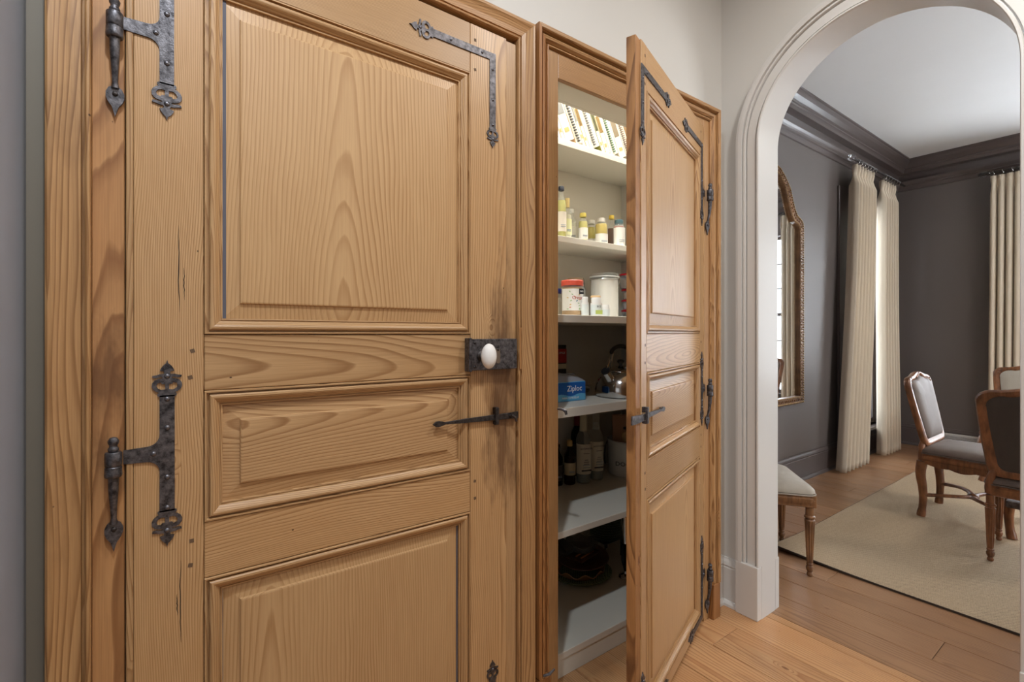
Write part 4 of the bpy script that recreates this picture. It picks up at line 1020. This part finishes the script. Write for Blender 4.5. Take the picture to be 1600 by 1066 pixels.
def back_outline(wt, wb, h, ins, crest=.03):
    """cartouche outline: wider at top with rounded shoulders and a serpentine crest"""
    R_ = []; W2 = wt/2-ins; B2 = wb/2-ins
    for i in range(7): t = i/6; R_.append((B2*.78+(.22*B2)*sin(t*pi/2), ins+.05*(1-cos(t*pi/2))))
    for i in range(1, 9): t = i/9; R_.append((B2+(W2-B2)*t+.004*sin(pi*t), ins+.05+(h-ins-.13)*t))
    for i in range(7): a = pi/2*i/6; R_.append((W2-.075+.075*cos(a), h-.085-ins*.6+.06*sin(a)))
    for i in range(1, 7): t = i/6; R_.append(((W2-.075)*(1-t), h-.025-ins*.7+crest*(.5-.5*cos(pi*t))))
    return R_+[(-x, z) for x, z in R_[-2::-1]]
def back_ring(wt, wb, H_, k, y):
    if k <= .07: P = back_outline(wt, wb, H_, k)
    else:
        P = back_outline(wt, wb, H_, .07); f = 1-(k-.07)/.17; cz = H_*.52; P = [(x*f, cz+(z-cz)*f) for x, z in P]
    return [(x, y, z) for x, z in P]
def chair(label, loc, rz, style, wood, sfab, bfab, stretcher=True, w=.52, d=.48, sh=.385, lean=13, back=True, group='upholstered dining chairs'):
    c = thing('dining_chair', label, 'chair', loc, rz, group)
    wb = w-.07; fx, fy = w/2-.035, -d/2+.035; bx_, by = wb/2-.03, d/2-.025
    for sx in (-1, 1):
        m = MB()
        if style == 'cab': cabriole(m, sx*fx, fy, sx*.7, -.7, sh)
        else:
            turned_leg(m, sx*fx, fy, sh); 
        o = build('leg', m, wood, c)
        if style != 'cab':
            blk = build('corner_block', MB().box(sx*fx-.026, sx*fx+.026, fy-.026, fy+.026, sh-.004, sh+.058), wood, o, .003)
            for (dx_, dy_, ax) in ((0, -.0265, 'y'), (sx*.0265, 0, 'x')):
                M = Matrix.Translation((sx*fx+dx_, fy+dy_, sh+.027)) @ (Matrix.Rotation(pi/2, 4, 'X') if ax == 'y' else Matrix.Rotation(pi/2*sx, 4, 'Y'))
                mm = MB().lathe([(.020, 0), (.020, .002), (.016, .003), (.006, .002), (.006, .004), (.0001, .005)], 16, M, flute=(8, .35, .0, .0035)); build('rosette', mm, wood, o)
        m = MB()
        if style == 'cab': cabriole(m, sx*bx_, by, sx*.35, .45, sh)
        elif style == 'mixed': turned_leg(m, sx*bx_, by, sh, .024)
        else: m.tube([(sx*bx_, by, sh+.03), (sx*bx_, by+.004, .25), (sx*bx_, by+.04, 0)], [.020, .019, .015], 8)
        build('leg', m, wood, c)
    # seat rail
    o_, i_ = seat_outline(w, wb, d, 0), seat_outline(w, wb, d, .05)
    def ring(P, z): return [(x, y, z) for x, y in P]
    rails = MB(); S = lambda k, z: ring(seat_outline(w, wb, d, k), z)
    rails.loft([S(.014, sh-.002), S(.006, sh+.002), S(.006, sh+.016), S(.001, sh+.022), S(.001, sh+.044), S(.007, sh+.050), S(.007, sh+.056), S(.014, sh+.060)], True, True)
    build('seat_frame', rails, wood, c)
    if style == 'cab':
        for (x0, y0, x1, y1) in ((-fx+.02, -d/2+.006, fx-.02, -d/2+.006), (w/2-.012, fy+.02, wb/2-.01, by-.02), (-w/2+.012, fy+.02, -wb/2+.01, by-.02)):
            L = math.hypot(x1-x0, y1-y0); a = math.atan2(y1-y0, x1-x0); n = 24
            low = [(L*i/n, -.012-.016*sin(pi*i/n)**2-.010*abs(sin(3*pi*i/n))) for i in range(n+1)]
            M = Matrix.Translation((x0, y0, sh+.004)) @ Matrix.Rotation(a, 4, 'Z')
            build('carved_apron', MB().plate([[(0, .01)]+low+[(L, .01)]], -.008, .008, M), wood, c, .002)
    # seat cushion
    cu = MB(); zb = sh+.058; hh = .062
    rr_ = [(.012, 0), (.004, .012), (.006, .026), (.018, .040), (.045, .052), (.09, .060), (.15, .063)]
    rings = []
    for k, z in rr_:
        P = seat_outline(w, wb, d, min(k, .19), 6, max(.012, .05-k*.2)); rings.append(ring(P, zb+z))
    cu.loft(rings, True, True); sc_ = build('seat', cu, sfab, c)
    build('piping', MB().tube([(x, y, zb+.004) for x, y in seat_outline(w, wb, d, .002)], .0035, 6, True), sfab, sc_)
    if stretcher:
        z = .150; m = MB(); n = 16
        for sx in (-1, 1):
            for sy in (-1, 1):
                ex, ey = (fx, fy) if sy < 0 else (bx_, by)
                p = [(sx*ex*t+sx*.035*sin(pi*t)*(1 if sy < 0 else 1), sy*abs(ey)*(t**1.5), z+.012*sin(pi*t)) for t in [i/n for i in range(n+1)]]
                m.tube(p, [.021-.004*sin(pi*i/n) for i in range(n+1)], 10, flat=.65)
        m.lathe([(.03, z-.012), (.034, z), (.028, z+.016), (.014, z+.024), (.0001, z+.027)], 20)
        build('stretcher', m, wood, c)
    # back
    if back:
        H_ = 1.02-(sh+.115); zb = sh+.105; wt = w-.03
        M = Matrix.Translation((0, by-.015, zb)) @ Matrix.Rotation(-radians(lean), 4, 'X')
        bo = [back_outline(wt, wb-.03, H_, k) for k in (0, .022, .048)]
        fr = MB(); L3 = lambda P, y: [(x, y, z) for x, z in P]
        r_ = [L3(bo[0], .006), L3(bo[0], -.012), L3(back_outline(wt, wb-.03, H_, .006), -.020), L3(back_outline(wt, wb-.03, H_, .020), -.023), L3(back_outline(wt, wb-.03, H_, .034), -.019), L3(back_outline(wt, wb-.03, H_, .046), -.012),
              L3(back_outline(wt, wb-.03, H_, .046), .012), L3(back_outline(wt, wb-.03, H_, .034), .019), L3(back_outline(wt, wb-.03, H_, .008), .018), L3(bo[0], .006)]
        fr.loft(r_, False, True, M)
        bf = build('back_frame', fr, wood, c)
        pad = MB(); rr2 = [back_ring(wt, wb-.03, H_, k, y) for k, y in ((.045, .009), (.045, -.010), (.052, -.024), (.070, -.034), (.105, -.041), (.15, -.044))]
        pad.loft(rr2, True, True, M); build('back_cushion', pad, sfab, c)
        pb = MB().loft([back_ring(wt, wb-.03, H_, k, y) for k, y in ((.045, .008), (.045, .013), (.06, .019), (.10, .021))], True, True, M); build('outside_back', pb, bfab, c)
        # posts joining back and seat
        for sx in (-1, 1):
            m = MB(); a = M @ Vector((sx*(wb/2-.05), 0, .05)); 
            m.tube([(sx*bx_, by, sh+.01), (sx*bx_, by+.002, sh+.06), (sx*(bx_-.004), by+.004, zb), tuple(a)], [.024, .022, .019, .016], 10)
            build('back_post', m, wood, c)
        if style == 'cab':
            cr = MB()
            for i in range(-4, 5):
                x = i*.018; z = H_-.028+.030*(.5+.5*cos(pi*i/5.5))-.010
                cr.lathe([(.0005, -.010), (.009, -.005), (.011, 0), (.008, .006), (.0005, .010)], 8, M @ Matrix.Translation((x, -.020, z)) @ Matrix.Rotation(i*.35, 4, 'Y') @ Matrix.Scale(.7, 4, (0, 1, 0)))
            build('crest_carving', cr, wood, bf)
            cr = MB()
            for sx in (-1, 1):
                for i in range(3): cr.lathe([(.0005, -.012), (.007, -.005), (.009, 0), (.006, .007), (.0005, .012)], 8, M @ Matrix.Translation((sx*(wt/2-.04-.012*i), -.018, H_-.075+.020*i)) @ Matrix.Rotation(sx*(.9+.2*i), 4, 'Y'))
            build('shoulder_carving', cr, wood, bf)
    return c
def place_by_legs(p_front_r, ang): pass
# corner chair against the back of the arch wall: its two front legs are seen
A, B_ = Vector((2.815, 1.152, 0)), Vector((3.147, 1.449, 0))
w_ = .52; leg = .45; u_ = (B_-A).normalized(); fr_ = Vector((u_.y, -u_.x, 0))        # facing direction
mid = (A+B_)/2; d_ = .48
cc = mid-fr_*(d_/2-.035)
rzc = math.atan2(fr_.y, fr_.x)+pi/2
chair('corner chair with pale grey seat and fluted legs, half hidden by the arch jamb', (cc.x, cc.y, 0), rzc, 'mixed', walnut_g, seat_gray, seat_gray, False, w=(B_-A).length+.07, d=d_, sh=.375)
chair('carved cabriole-leg chair seen from the side, its back nearest the curtains', (4.57, .825, .0108), 0, 'cab', walnut, seat_dark, seat_dark, True, w=.56, d=.50, sh=.385, lean=12)
chair('nearest dining chair, seen from behind, dark upholstered back and fluted leg', (4.02, .40, .0108), radians(90), 'mixed', walnut, seat_dark, back_dark, False, w=.56, d=.48, sh=.375, lean=12)
chair('farthest dining chair, facing the arch, pale cushion showing above the nearest one', (6.02, .735, .0108), radians(-90), 'cab', walnut, seat_gray, seat_dark, False, w=.56, d=.48, sh=.385, lean=11)
